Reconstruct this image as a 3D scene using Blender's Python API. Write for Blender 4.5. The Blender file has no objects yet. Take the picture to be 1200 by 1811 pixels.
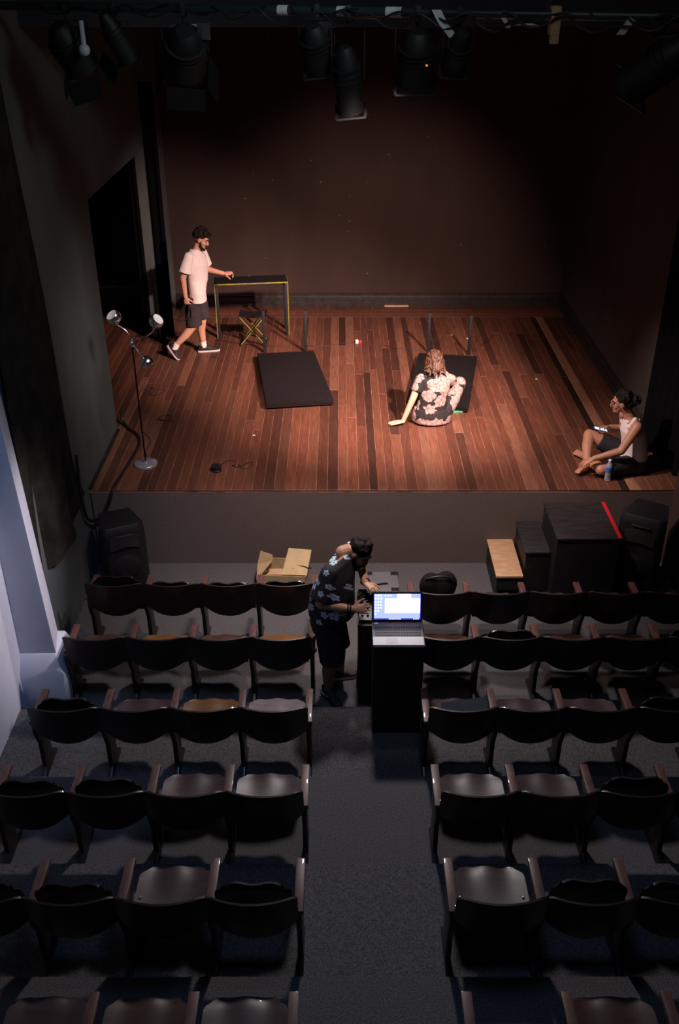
import bpy, bmesh, math, random
import numpy as np
from mathutils import Vector as V, Matrix, Quaternion
random.seed(7); rng = np.random.RandomState(7)
S = bpy.context.scene; COL = S.collection; PI = math.pi

# ------------------------------------------------------------------ camera, world, light, exposure
cam_d = bpy.data.cameras.new('camera'); cam = bpy.data.objects.new('camera', cam_d); COL.objects.link(cam)
cam.location = (0, 0, 5.6)
cam_d.sensor_fit = 'VERTICAL'; cam_d.sensor_height = 36.0; cam_d.lens = 36.0 * 1680 / 1811
cam_d.clip_end = 60
_p, _y, _r = math.radians(30.0), math.radians(-.1), math.radians(-.1)
_f = V((math.sin(_y) * math.cos(_p), math.cos(_y) * math.cos(_p), -math.sin(_p)))
_ri = V((math.cos(_y), -math.sin(_y), 0)); _u = _ri.cross(_f)
_c, _s = math.cos(_r), math.sin(_r)
_ri, _u = _c * _ri + _s * _u, -_s * _ri + _c * _u
cam.rotation_euler = Matrix((_ri, _u, -_f)).transposed().to_euler()
S.camera = cam
w = bpy.data.worlds.new('world'); S.world = w; w.use_nodes = True
w.node_tree.nodes['Background'].inputs[0].default_value = (.30, .36, .5, 1)
w.node_tree.nodes['Background'].inputs[1].default_value = .05
S.view_settings.view_transform = 'Standard'; S.view_settings.look = 'None'
S.view_settings.exposure = 0.0; S.view_settings.gamma = 1.0; S.view_settings.use_curve_mapping = False
S.render.dither_intensity = 1.0

def lamp(kind, loc, aim, power, color, size=.1, spot=60, blend=.6, size_y=None):
    d = bpy.data.lights.new('lamp', kind); d.energy = power; d.color = color
    if kind == 'SPOT':
        d.spot_size = math.radians(spot); d.spot_blend = blend; d.shadow_soft_size = size
    elif kind == 'AREA':
        d.size = size
        if size_y: d.shape = 'RECTANGLE'; d.size_y = size_y
    else: d.shadow_soft_size = size
    o = bpy.data.objects.new('lamp', d); COL.objects.link(o); o.location = loc
    o.rotation_euler = (V(aim) - V(loc)).to_track_quat('-Z', 'Y').to_euler()
    return o
WARM = (1.0, .67, .60)
lamp('SPOT', (2.75, 7.0, 5.15), (.38, 11.4, .9), 4900, WARM, .10, 46, 1.0)       # key lantern of the rig
lamp('SPOT', (1.7, 7.7, 4.9), (-1.75, 12.5, 1.7), 1900, WARM, .10, 40, 1.0)       # lantern on the table side
lamp('SPOT', (-.7, 7.75, 4.8), (2.85, 9.15, 1.3), 900, (1.0, .74, .72), .10, 34, 1.0)  # lantern on the stage corner
lamp('SPOT', (-1.0, 7.75, 4.8), (.75, 10.9, 1.0), 950, WARM, .12, 54, 1.0)        # fill lantern
lamp('SPOT', (.4, 7.75, 4.7), (.45, 14.7, 1.2), 1000, (1.0, .64, .54), .15, 46, 1.0)  # added wash to brighten the back wall
lamp('SPOT', (-.3, 7.75, 4.8), (-2.1, 9.2, 2.4), 420, (1.0, .86, .82), .6, 28, 1.0) # added spot, brightens the floor lamp discs and the wall behind
lamp('SPOT', (.5, 7.7, 4.75), (.6, 8.9, .5), 250, (1, .66, .58), .12, 96, 1.0)     # wash over the stage front
lamp('SPOT', (.25, 8.4, 4.5), (.1, 4.6, 0), 480, (1.0, .90, .90), .14, 100, .9)     # lantern over the seats
lamp('SPOT', (.2, 6.6, 5.0), (.2, 8.6, 0), 720, (1.0, .78, .74), .16, 70, 1.0)      # extra spot added to lift the carpet strip before the stage
lamp('SPOT', (1.6, 6.5, 5.0), (-2.50, 6.60, 1.3), 1050, (1.0, .88, .95), .12, 21, 1.0) # added spot to brighten the side face of the pillar
lamp('SPOT', (-.7, 3.4, 6.2), (-2.5, 6.4, 1.3), 190, (.30, .52, 1.0), .4, 52, .9)    # cool house light on the side wall
lamp('SPOT', (.4, 3.9, 6.4), (.1, 4.2, 0), 105, (.32, .54, 1.0), .5, 70, 1.0)         # cool house light over the aisle
lamp('SPOT', (1.3, 4.6, 6.7), (-2.6, 9.0, 3.0), 150, (.86, 1.0, 1.0), .4, 46, 1.0)   # unseen neutral fill, added to lift the left side wall
lamp('AREA', (.3, 4.6, 6.9), (0, 9.5, 2.8), 10, (.90, .98, 1.0), 1.6)               # dim ceiling work light

# ------------------------------------------------------------------ mesh helpers
def frame(d, hint=None):
    d = V(d).normalized()
    h = V(hint) if hint is not None else (V((0, 0, 1)) if abs(d.z) < .9 else V((1, 0, 0)))
    x = (h - d * h.dot(d))
    if x.length < 1e-6: x = d.orthogonal()
    x.normalize(); return x, d.cross(x)

class MB:
    def __init__(s): s.v = []; s.f = []
    def add(s, vs, fs):
        n = len(s.v); s.v += [tuple(v) for v in vs]; s.f += [tuple(i + n for i in f) for f in fs]; return s
    def rings(s, rs, cap=True, close=False):
        n = len(rs[0]); vs = [p for r in rs for p in r]; fs = []
        m = len(rs)
        for i in range(m if close else m - 1):
            for j in range(n):
                a, b = i * n + j, i * n + (j + 1) % n
                c, d = ((i + 1) % m) * n + (j + 1) % n, ((i + 1) % m) * n + j
                fs.append((a, b, c, d))
        if cap and not close:
            fs.append(tuple(range(n - 1, -1, -1))); fs.append(tuple((m - 1) * n + j for j in range(n)))
        return s.add(vs, fs)
    def loft(s, secs, n=16, e=1.0):
        """secs: (centre, side axis, front axis, r_side, r_front)"""
        rs = []
        for c, ax, ay, rx, ry in secs:
            c, ax, ay = V(c), V(ax).normalized(), V(ay).normalized()
            r = []
            for k in range(n):
                a = 2 * PI * k / n; ca, sa = math.cos(a), math.sin(a)
                if e != 1.0:
                    ca = math.copysign(abs(ca) ** e, ca); sa = math.copysign(abs(sa) ** e, sa)
                r.append(c + ax * rx * ca + ay * ry * sa)
            rs.append(r)
        return s.rings(rs)
    def cone(s, a, b, ra, rb, n=14):
        x, y = frame(V(b) - V(a))
        return s.loft([(a, x, y, ra, ra), (b, x, y, rb, rb)], n)
    def ball(s, c, r, ax=None, n=12, m=8):
        c = V(c); r = (r, r, r) if not hasattr(r, '__len__') else r
        X, Y, Z = ax or (V((1, 0, 0)), V((0, 1, 0)), V((0, 0, 1)))
        vs = [c + Z * r[2]]; fs = []
        for i in range(1, m):
            t = PI * i / m
            for k in range(n):
                a = 2 * PI * k / n
                vs.append(c + X * r[0] * math.sin(t) * math.cos(a) + Y * r[1] * math.sin(t) * math.sin(a) + Z * r[2] * math.cos(t))
        vs.append(c - Z * r[2]); L = len(vs) - 1
        for k in range(n):
            fs.append((0, 1 + k, 1 + (k + 1) % n)); fs.append((L, L - 1 - k, L - 1 - (k + 1) % n))
        for i in range(m - 2):
            for k in range(n):
                a = 1 + i * n + k; b = 1 + i * n + (k + 1) % n
                fs.append((a, a + n, b + n, b))
        return s.add(vs, fs)
    def limb(s, pts, rad, n=12):
        for i in range(len(pts)):
            s.ball(pts[i], rad[i], n=n, m=8)
            if i: s.cone(pts[i - 1], pts[i], rad[i - 1], rad[i], n)
        return s
    def tube(s, pts, r, n=8, smooth=0):
        pts = [V(p) for p in pts]
        for _ in range(smooth):
            q = [pts[0]]
            for a, b in zip(pts, pts[1:]): q += [a * .75 + b * .25, a * .25 + b * .75]
            pts = q + [pts[-1]]
        rs = []; x = None
        for i, p in enumerate(pts):
            d = (pts[min(i + 1, len(pts) - 1)] - pts[max(i - 1, 0)]).normalized()
            x, y = frame(d, x)
            rr = r(i / (len(pts) - 1)) if callable(r) else r
            rs.append([p + x * rr * math.cos(2 * PI * k / n) + y * rr * math.sin(2 * PI * k / n) for k in range(n)])
        return s.rings(rs)
    def box(s, lo, hi, M=None):
        vs = [V((x, y, z)) for x in (lo[0], hi[0]) for y in (lo[1], hi[1]) for z in (lo[2], hi[2])]
        if M is not None: vs = [M @ v for v in vs]
        return s.add(vs, [(0, 1, 3, 2), (4, 6, 7, 5), (0, 4, 5, 1), (2, 3, 7, 6), (0, 2, 6, 4), (1, 5, 7, 3)])
    def bar(s, a, b, wx, wy, hint=None):
        x, y = frame(V(b) - V(a), hint)
        rs = [[V(p) + x * i * wx / 2 + y * j * wy / 2 for i, j in ((-1, -1), (1, -1), (1, 1), (-1, 1))] for p in (a, b)]
        return s.rings(rs)
    def prism(s, poly, lo, hi, axis=0):
        """poly in the two other axes, extruded along axis"""
        def p(q, t):
            return ((t, q[0], q[1]), (q[0], t, q[1]), (q[0], q[1], t))[axis]
        return s.rings([[p(q, lo) for q in poly], [p(q, hi) for q in poly]])
    def lathe(s, prof, c=(0, 0, 0), d=(0, 0, 1), n=24):
        c = V(c); d = V(d).normalized(); x, y = frame(d)
        return s.rings([[c + d * h + x * r * math.cos(2 * PI * k / n) + y * r * math.sin(2 * PI * k / n) for k in range(n)] for r, h in prof])
    def plate(s, fn, nu, nv, th):
        """grid surface fn(u,v) with thickness along its normal"""
        P = [[V(fn(i / nu, j / nv)) for j in range(nv + 1)] for i in range(nu + 1)]
        top = []; bot = []
        for i in range(nu + 1):
            for j in range(nv + 1):
                du = P[min(i + 1, nu)][j] - P[max(i - 1, 0)][j]; dv = P[i][min(j + 1, nv)] - P[i][max(j - 1, 0)]
                nn = du.cross(dv)
                nn = nn.normalized() if nn.length > 1e-9 else V((0, 0, 1))
                top.append(P[i][j] + nn * th / 2); bot.append(P[i][j] - nn * th / 2)
        N = len(top); W = nv + 1; fs = []
        for i in range(nu):
            for j in range(nv):
                a, b, c, d = i * W + j, (i + 1) * W + j, (i + 1) * W + j + 1, i * W + j + 1
                fs.append((a, b, c, d)); fs.append((d + N, c + N, b + N, a + N))
        edge = [i * W for i in range(nu + 1)] + [nu * W + j for j in range(1, W)] + [i * W + nv for i in range(nu - 1, -1, -1)] + [j for j in range(nv - 1, 0, -1)]
        for a, b in zip(edge, edge[1:] + edge[:1]): fs.append((b, a, a + N, b + N))
        return s.add(top + bot, fs)

def mesh(name, mb, mat, smooth=False, bevel=0, angle=40):
    me = bpy.data.meshes.new(name); me.from_pydata(mb.v, [], mb.f)
    bm = bmesh.new(); bm.from_mesh(me)
    bmesh.ops.recalc_face_normals(bm, faces=bm.faces)
    if bevel:
        ed = [e for e in bm.edges if len(e.link_faces) == 2 and e.calc_face_angle(0) > math.radians(35)]
        bmesh.ops.bevel(bm, geom=ed, offset=bevel, segments=2, profile=.6, affect='EDGES', clamp_overlap=True)
    bm.to_mesh(me); bm.free(); me.materials.append(mat)
    if smooth or bevel:
        me.polygons.foreach_set('use_smooth', [True] * len(me.polygons))
        me.set_sharp_from_angle(angle=math.radians(angle))
    return me
def link(name, me, parent=None, loc=(0, 0, 0), rot=(0, 0, 0)):
    o = bpy.data.objects.new(name, me); COL.objects.link(o)
    if parent: o.parent = parent
    o.location = loc; o.rotation_euler = rot
    return o
def part(name, mb, mat, parent=None, smooth=False, bevel=0, label=None, angle=40):
    o = link(name, mesh(name, mb, mat, smooth, bevel, angle), parent)
    if label: o['label'] = label
    return o
def tag(o, label, cat, group=None):
    o['label'] = label; o['category'] = cat
    if group: o['group'] = group
    return o
def thing(name, label, cat, loc=(0, 0, 0), rz=0, group=None):
    o = link(name, None, None, loc, (0, 0, rz)); o.empty_display_size = .1
    return tag(o, label, cat, group)
def struct(name, mb, mat, parent=None, bevel=0, smooth=False):
    o = part(name, mb, mat, parent, smooth, bevel); o['kind'] = 'structure'; return o
def remesh(name, mb, mat, parent, vox=.006, it=4, fac=.5, label=None):
    me = bpy.data.meshes.new('t'); me.from_pydata(mb.v, [], mb.f)
    bm = bmesh.new(); bm.from_mesh(me); bmesh.ops.recalc_face_normals(bm, faces=bm.faces); bm.to_mesh(me); bm.free()
    t = bpy.data.objects.new('t', me); COL.objects.link(t)
    m = t.modifiers.new('r', 'REMESH'); m.mode = 'VOXEL'; m.voxel_size = vox
    if it: m = t.modifiers.new('s', 'SMOOTH'); m.iterations = it; m.factor = fac
    dg = bpy.context.evaluated_depsgraph_get(); dg.update()
    out = bpy.data.meshes.new_from_object(t.evaluated_get(dg)); out.name = name
    bpy.data.objects.remove(t); bpy.data.meshes.remove(me)
    out.materials.clear(); out.materials.append(mat)
    out.polygons.foreach_set('use_smooth', [True] * len(out.polygons))
    o = link(name, out, parent)
    if label: o['label'] = label
    return o

# ------------------------------------------------------------------ materials
def mat(name, col, rough=.6, metal=0, var=0, scale=8, bump=0, bscale=60, spec=.5, col2=None, objcol=False, rand=0, stretch=(1, 1, 1), emit=0, trans=0, coat=0, ior=1.45, flecks=False):
    m = bpy.data.materials.new(name); m.use_nodes = True; t = m.node_tree; N = t.nodes; L = t.links
    b = N['Principled BSDF']; b.inputs['Roughness'].default_value = rough; b.inputs['Metallic'].default_value = metal
    b.inputs['Specular IOR Level'].default_value = spec; b.inputs['Base Color'].default_value = (*col, 1); b.inputs['IOR'].default_value = ior
    b.inputs['Coat Weight'].default_value = coat; b.inputs['Transmission Weight'].default_value = trans
    if emit: b.inputs['Emission Color'].default_value = (*col, 1); b.inputs['Emission Strength'].default_value = emit
    if var or bump or objcol:
        tc = N.new('ShaderNodeTexCoord'); mp = N.new('ShaderNodeMapping'); mp.inputs['Scale'].default_value = stretch
        L.new(tc.outputs['Object'], mp.inputs['Vector'])
        vec = mp.outputs[0]
        if objcol or rand:
            oi = N.new('ShaderNodeObjectInfo'); ad = N.new('ShaderNodeVectorMath'); ad.operation = 'MULTIPLY_ADD'
            ad.inputs[1].default_value = (1, 1, 1); L.new(vec, ad.inputs[0])
            cr = N.new('ShaderNodeCombineXYZ'); ml = N.new('ShaderNodeMath'); ml.operation = 'MULTIPLY'; ml.inputs[1].default_value = 50
            L.new(oi.outputs['Random'], ml.inputs[0]); L.new(ml.outputs[0], cr.inputs[0]); L.new(ml.outputs[0], cr.inputs[2]); L.new(cr.outputs[0], ad.inputs[2]); vec = ad.outputs[0]
    if var:
        nz = N.new('ShaderNodeTexNoise'); nz.inputs['Scale'].default_value = scale; nz.inputs['Detail'].default_value = 6; nz.inputs['Roughness'].default_value = .65
        L.new(vec, nz.inputs['Vector'])
        rp = N.new('ShaderNodeValToRGB'); rp.color_ramp.elements[0].position = .35; rp.color_ramp.elements[1].position = .68
        c2 = col2 or tuple(c * (1 + var) for c in col); c1 = col if col2 else tuple(c * (1 - var) for c in col)
        rp.color_ramp.elements[0].color = (*c1, 1); rp.color_ramp.elements[1].color = (*c2, 1)
        L.new(nz.outputs['Fac'], rp.inputs[0])
        out = rp.outputs[0]
        if objcol:
            mx = N.new('ShaderNodeMix'); mx.data_type = 'RGBA'; mx.blend_type = 'MULTIPLY'; mx.inputs[0].default_value = 1
            L.new(out, mx.inputs[6]); L.new(oi.outputs['Color'], mx.inputs[7]); out = mx.outputs[2]
        if flecks:                       # paint chips and lint
            vo = N.new('ShaderNodeTexVoronoi'); vo.inputs['Scale'].default_value = 7; L.new(tc.outputs['Object'], vo.inputs['Vector'])
            se = N.new('ShaderNodeSeparateColor'); L.new(vo.outputs['Color'], se.inputs[0])
            th = N.new('ShaderNodeMath'); th.operation = 'MULTIPLY_ADD'; th.inputs[1].default_value = .22; th.inputs[2].default_value = -.135; L.new(se.outputs[0], th.inputs[0])
            lt = N.new('ShaderNodeMath'); lt.operation = 'LESS_THAN'; L.new(vo.outputs['Distance'], lt.inputs[0]); L.new(th.outputs[0], lt.inputs[1])
            fx = N.new('ShaderNodeMix'); fx.data_type = 'RGBA'; L.new(lt.outputs[0], fx.inputs[0]); L.new(out, fx.inputs[6]); fx.inputs[7].default_value = (.22, .21, .20, 1); out = fx.outputs[2]
        L.new(out, b.inputs['Base Color'])
    if bump:
        n2 = N.new('ShaderNodeTexNoise'); n2.inputs['Scale'].default_value = bscale; n2.inputs['Detail'].default_value = 3
        L.new(vec, n2.inputs['Vector']); bp = N.new('ShaderNodeBump'); bp.inputs['Strength'].default_value = bump; bp.inputs['Distance'].default_value = .01
        L.new(n2.outputs['Fac'], bp.inputs['Height']); L.new(bp.outputs[0], b.inputs['Normal'])
    return m
M = {}
M['plank'] = mat('stage_board', (.90, .90, .90), .50, var=.26, scale=5, bump=.12, bscale=30, stretch=(9, .7, 9), objcol=True)
M['board_base'] = mat('dusty_board_joint', (.26, .125, .090), .9, var=.6, scale=3)
M['black_wall'] = mat('painted_black_wall', (.031, .0160, .0120), .75, col2=(.046, .0250, .0190), var=.3, scale=1.6, bump=.15, bscale=9, stretch=(1, 1, .35), flecks=True)
M['grey_wall'] = mat('charcoal_painted_wall', (.066, .074, .074), .75, col2=(.112, .122, .120), var=.3, scale=1.3, bump=.15, bscale=9, stretch=(1, 1, .4), flecks=True)
M['side_wall'] = mat('dark_painted_side_wall', (.034, .027, .024), .75, col2=(.058, .046, .041), var=.3, scale=1.6, bump=.15, bscale=9, stretch=(1, 1, .35), flecks=True)
M['skirt'] = mat('charcoal_skirting', (.02, .018, .016), .5, var=.5, scale=12)
M['carpet'] = mat('speckled_grey_carpet', (.042, .042, .046), .97, col2=(.155, .15, .155), var=.4, scale=105, bump=.5, bscale=200, spec=.1)
M['fascia'] = mat('charcoal_felt', (.105, .085, .077), .95, col2=(.175, .145, .132), var=.4, scale=90, bump=.3, bscale=160, spec=.1)
M['white_wall'] = mat('blue_white_paint', (.565, .58, .66), .7, var=.06, scale=2, bump=.08, bscale=30)
M['drape'] = mat('black_drape_cloth', (.022, .019, .015), .9, var=.4, scale=5, bump=.2, bscale=40, spec=.1)
M['velvet'] = mat('black_velvet', (.004, .004, .005), .95, spec=.05)
M['wood_dark'] = mat('dark_stained_plywood', (.013, .0062, .0055), .42, var=.4, scale=6, stretch=(6, 1, 1), rand=1, coat=.15)
M['wood_pan'] = mat('brown_purple_plywood', (.050, .027, .029), .40, var=.22, scale=6, stretch=(1, 5, 1), rand=1, coat=.12)
M['wood_orange'] = mat('orange_brown_plywood', (.15, .062, .020), .40, var=.22, scale=6, stretch=(1, 5, 1), rand=1, coat=.12)
M['wood_brown'] = mat('mid_brown_plywood', (.060, .028, .020), .40, var=.22, scale=6, stretch=(1, 5, 1), rand=1, coat=.12)
M['wood_sheen'] = mat('plywood_painted_sheen', (.24, .19, .19), .22, var=.2, scale=6, stretch=(1, 5, 1), rand=1, coat=.6)  # pale base colour stands for the highlight on this glossy pan
M['arm'] = mat('worn_red_brown_wood', (.105, .045, .039), .45, var=.35, scale=14, stretch=(4, 1, 1), rand=1, coat=.2)
M['bolt'] = mat('steel_bolt', (.7, .7, .7), .3, 1)
M['chrome'] = mat('chrome', (.88, .86, .90), .20, 1)
M['satin'] = mat('satin_chrome', (.42, .42, .46), .28, .55)
M['lampwhite'] = mat('white_enamel', (.90, .88, .88), .5)
M['blackpaint'] = mat('black_paint', (.010, .0095, .011), .55, var=.3, scale=8)
M['blackwood'] = mat('worn_black_wood', (.013, .012, .012), .6, col2=(.035, .033, .033), var=.3, scale=7, stretch=(1, 6, 1))
M['platform'] = mat('black_felt_cover', (.010, .008, .009), .9, var=.2, scale=30, bump=.2, bscale=200, spec=.15)
M['lime'] = mat('yellow_green_edging', (.30, .27, .035), .6, var=.3, scale=20)
M['tan'] = mat('raw_plywood', (.52, .33, .19), .55, var=.18, scale=7, stretch=(1, 4, 1))
M['card'] = mat('cardboard', (.48, .36, .19), .8, var=.1, scale=10)
M['red'] = mat('red_tape', (.62, .015, .02), .5)
M['plastic'] = mat('black_plastic', (.012, .012, .014), .45, bump=.1, bscale=150)
M['lantern'] = mat('matt_black_metal', (.006, .006, .007), .6)
M['grille'] = mat('speaker_grille', (.005, .005, .006), .7, bump=.6, bscale=260)
M['cable'] = mat('black_rubber_cable', (.010, .010, .010), .5)
M['bluebadge'] = mat('blue_badge', (.03, .05, .25), .4, emit=.12)
M['grey'] = mat('grey_case', (.13, .13, .14), .6, var=.1, scale=10)
M['silver'] = mat('silver_plastic', (.62, .60, .62), .4)
M['key'] = mat('black_key', (.016, .015, .018), .5)
M['keyb'] = mat('dark_grey_deck', (.075, .065, .085), .5)
M['white'] = mat('white_paper', (.75, .72, .68), .7)
M['tape'] = mat('pale_tape', (.55, .6, .6), .6, var=.2, scale=30)
M['steel'] = mat('dull_steel', (.35, .36, .38), .4, 1)
M['pipe'] = mat('dark_green_pipe', (.018, .030, .032), .4, var=.3, scale=10)
M['beam'] = mat('grey_purple_beam', (.045, .042, .055), .6, var=.2, scale=3)
M['navy'] = mat('dark_blue_cover', (.010, .016, .028), .9, var=.15, scale=10)
def em(name, col, s):
    return mat(name, col, .4, emit=s)
M['glow_desktop'] = em('backlit_desktop', (.42, .52, 1.0), 1.15)
M['glow_white'] = em('backlit_white_window', (.95, .96, 1.0), 1.9)
M['glow_dark'] = em('backlit_taskbar', (.05, .06, .5), .8)
M['glow_edge'] = em('backlit_blue_margin', (.02, .02, .8), .6)
M['glow_phone'] = em('backlit_phone_screen', (.55, .8, 1.0), 1.3)
M['green_led'] = em('green_led', (.02, .9, .3), 3.0)
M['blue_led'] = em('blue_led', (.02, .08, .9), 1.5)
M['amber'] = em('amber_glow', (1, .3, .08), .6)
M['warmlens'] = em('warm_lens', (.9, .35, .15), .35)

# ------------------------------------------------------------------ the room
struct('floor', MB().box((-2.9, 5.0, -.1), (3.5, 8.70, 0)), M['carpet'])
for i, (ye, z) in enumerate(((6.2, .1), (5.30, .2), (4.40, .3), (3.50, .4), (2.60, .5))):
    struct('floor_tier', MB().box((-2.9, -1.2, z - .1), (3.5, ye, z)), M['carpet'], bevel=.006)
H = .9
struct('trim_stage_front', MB().box((-2.58, 8.60, 0), (3.56, 8.64, H - .035)), M['fascia'])
st = struct('stage_floor', MB().box((-4.3, 8.60, H - .035), (3.55, 14.9, H - .0045)), M['board_base'])
# boards: each its own piece, joints recessed; tint is the board's own wood
tints = [(.125, .047, .027), (.155, .062, .036), (.098, .037, .022), (.066, .026, .016), (.180, .080, .048), (.140, .051, .029), (.115, .047, .029), (.050, .021, .014)]
prob = [.22, .16, .18, .12, .07, .12, .09, .04]
def board(x0, x1, y0, y1, tint):
    g = .0022; dz = rng.uniform(-.0012, .0012)
    lx, ly = (x1 - x0) / 2 - g, (y1 - y0) / 2 - g
    b = MB(); c = .0035
    b.rings([[(sx * (lx - k), sy * (ly - k), z) for sx, sy in ((-1, -1), (1, -1), (1, 1), (-1, 1))] for k, z in ((0, -.012), (0, -c), (c, 0))])
    o = link('plank', mesh('plank', b, M['plank']), st, ((x0 + x1) / 2, (y0 + y1) / 2, H + dz))
    t = np.array(tint) * rng.uniform(.88, 1.12); o.color = (*t, 1)
x = -2.60; k = 0; yb = 14.12
while x < 3.36:
    wd = min(rng.choice([.092, .102, .112]), 3.44 - x)
    if 3.44 - (x + wd) < .05: wd = 3.44 - x
    y = 8.595; stops = []
    while y < yb - .5:
        y += rng.uniform(1.3, 3.6)
        stops.append(min(y, yb))
    if yb - stops[-1] > 0: 
        if yb - stops[-1] < .5: stops[-1] = yb
        else: stops.append(yb)
    y0 = 8.595
    for y1 in stops:
        t = tints[rng.choice(8, p=prob)]
        if abs(x + wd / 2 - 3.05) < .055: t = (.30, .150, .085) if y0 < 13.4 else t
        if abs(x + wd / 2 - 2.94) < .055: t = (.030, .016, .012)
        board(x, x + wd, y0, y1, t); y0 = y1
    x += wd; k += 1
for j, (a, b_) in enumerate(((14.12, 14.29), (14.29, 14.45), (14.45, 14.66))):
    xs = [-2.6, -1.2 + .5 * j, 1.3 - .4 * j, 3.44]
    for x0, x1 in zip(xs, xs[1:]): board(x0, x1, a, b_, tints[(1, 5, 2)[j]])
board(3.44, 3.548, 8.595, 9.85, tints[0])
x = -4.2
while x < -2.65:
    board(x, x + .1, 9.6, 14.84, tints[rng.choice([2, 3, 3, 0])]); x += .1
# walls
struct('wall_back', MB().box((-2.75, 14.70, H), (3.6, 14.85, 7.2)), M['black_wall'])
struct('baseboard_back', MB().prism([(14.70, H), (14.655, H), (14.655, H + .05), (14.668, H + .065), (14.668, H + .14), (14.682, H + .16), (14.682, H + .19), (14.70, H + .20)], -2.6, 3.47, 0), M['skirt'])
struct('wall_stage_side', MB().box((3.47, 9.85, H), (3.6, 14.70, 7.2)), M['side_wall'])
struct('baseboard_stage_side', MB().prism([(3.47, H), (3.425, H), (3.425, H + .05), (3.438, H + .065), (3.438, H + .14), (3.452, H + .16), (3.452, H + .19), (3.47, H + .20)], 9.95, 14.66, 1), M['skirt'])
wl = MB(); 
wl.box((-2.72, 6.70, 0), (-2.60, 10.06, 7.2)); wl.box((-2.72, 10.06, 3.50), (-2.60, 13.2, 7.2)); wl.box((-2.72, 13.2, H), (-2.60, 14.70, 7.2))
struct('wall_left', wl, M['grey_wall'])
struct('trim_stage_edge', MB().box((-2.60, 8.60, H), (-2.565, 10.02, H + .035)), M['skirt'], bevel=.006)
struct('wall_wing', MB().box((-4.45, 14.85, H), (-2.7, 14.95, 4.2)).box((-4.45, 9.4, H), (-4.3, 14.9, 4.2)).box((-4.45, 9.4, H), (-2.72, 9.5, 4.2)).box((-4.45, 9.4, 4.1), (-2.72, 14.95, 4.2)), M['velvet'])
struct('wall_right', MB().box((3.44, -1.2, 0), (3.58, 8.60, 7.2)), M['black_wall'])
struct('wall_wing_right', MB().box((4.0, 8.5, 0), (4.1, 9.9, 7.2)).box((3.47, 8.5, 0), (4.1, 8.6, 7.2)), M['velvet'])
struct('ceiling', MB().box((-4.5, -1.3, 7.1), (4.2, 15, 7.2)), M['velvet'])
struct('wall_rear', MB().box((-2.9, -1.3, 0), (3.5, -1.2, 7.2)), M['grey_wall'])
struct('beam', MB().box((-2.6, 8.62, 5.155), (3.4, 8.90, 5.95)), M['beam'], bevel=.01)
struct('wall_pillar_side', MB().box((-2.90, -1.2, 0), (-2.73, 6.72, 7.2)), M['white_wall'])
pil = MB().rings([[(-2.80, 6.40, 0), (-2.404 - .04 * 0, 6.40, 0), (-2.462, 6.70, 0), (-2.80, 6.70, 0)], [(-2.96, 6.40, 5.2), (-2.62, 6.40, 5.2), (-2.69, 6.70, 5.2), (-2.96, 6.70, 5.2)]])
struct('pillar', pil, M['white_wall'], bevel=.008)
pl = MB(); a, b_ = [(-2.74, 6.30), (-2.36, 6.30), (-2.36, 6.74), (-2.74, 6.74)], [(-2.74, 6.39), (-2.425, 6.39), (-2.425, 6.72), (-2.74, 6.72)]
pl.rings([[(*p, 0) for p in a], [(*p, .36) for p in a], [(*p, .52) for p in b_]])
struct('pillar_plinth', pl, M['white_wall'], bevel=.012)

# ------------------------------------------------------------------ drapes and curtains
dr = MB()
def drape_fn(u, v):
    z = 5.3 - v * 4.36
    yr = 7.83 + (5.3 - z) * .085 + (max(0, 1.5 - z) ** 2) * .55
    y = 6.72 + u * (yr - 6.72)
    lo = .10 * math.sin(u * 5 + v * 2.2) * v
    xx = -2.555 + .030 * math.sin(u * 9 + 2.5 * v + 1) * (.3 + v) + .018 * math.sin(u * 23 + v * 7)
    return (xx, y, z + (1 - u) * 0 + lo * .5 - .0)
dr.plate(drape_fn, 40, 44, .008)
tag(part('drape', dr, M['drape'], None, True, angle=80), 'dusty black cloth drape hanging loosely on the side wall beyond the blue-white pillar', 'drape')
def curtain(x0, x1, y0, y1, z0, z1, folds, amp, label, name='curtain'):
    b = MB(); d = V((x1 - x0, y1 - y0, 0)); n = V((-d.y, d.x, 0)).normalized()
    def fn(u, v):
        p = V((x0, y0, 0)) + d * u + n * amp * math.sin(u * folds * 2 * PI + .5 * math.sin(v * 3)) * (.6 + .5 * v)
        return (p.x, p.y, z1 + (z0 - z1) * v)
    b.plate(fn, folds * 8, 8, .006)
    return tag(part(name, b, M['velvet'], None, True, angle=80), label, 'curtain')
curtain(-2.82, -2.42, 13.20, 13.28, H + .004, 4.3, 4, .035, 'narrow black leg curtain hanging in the stage doorway by the walking man')
curtain(3.42, 3.56, 9.86, 8.72, H + .004, 6.9, 7, .03, 'tall black leg curtain behind the seated man with the phone')

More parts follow.
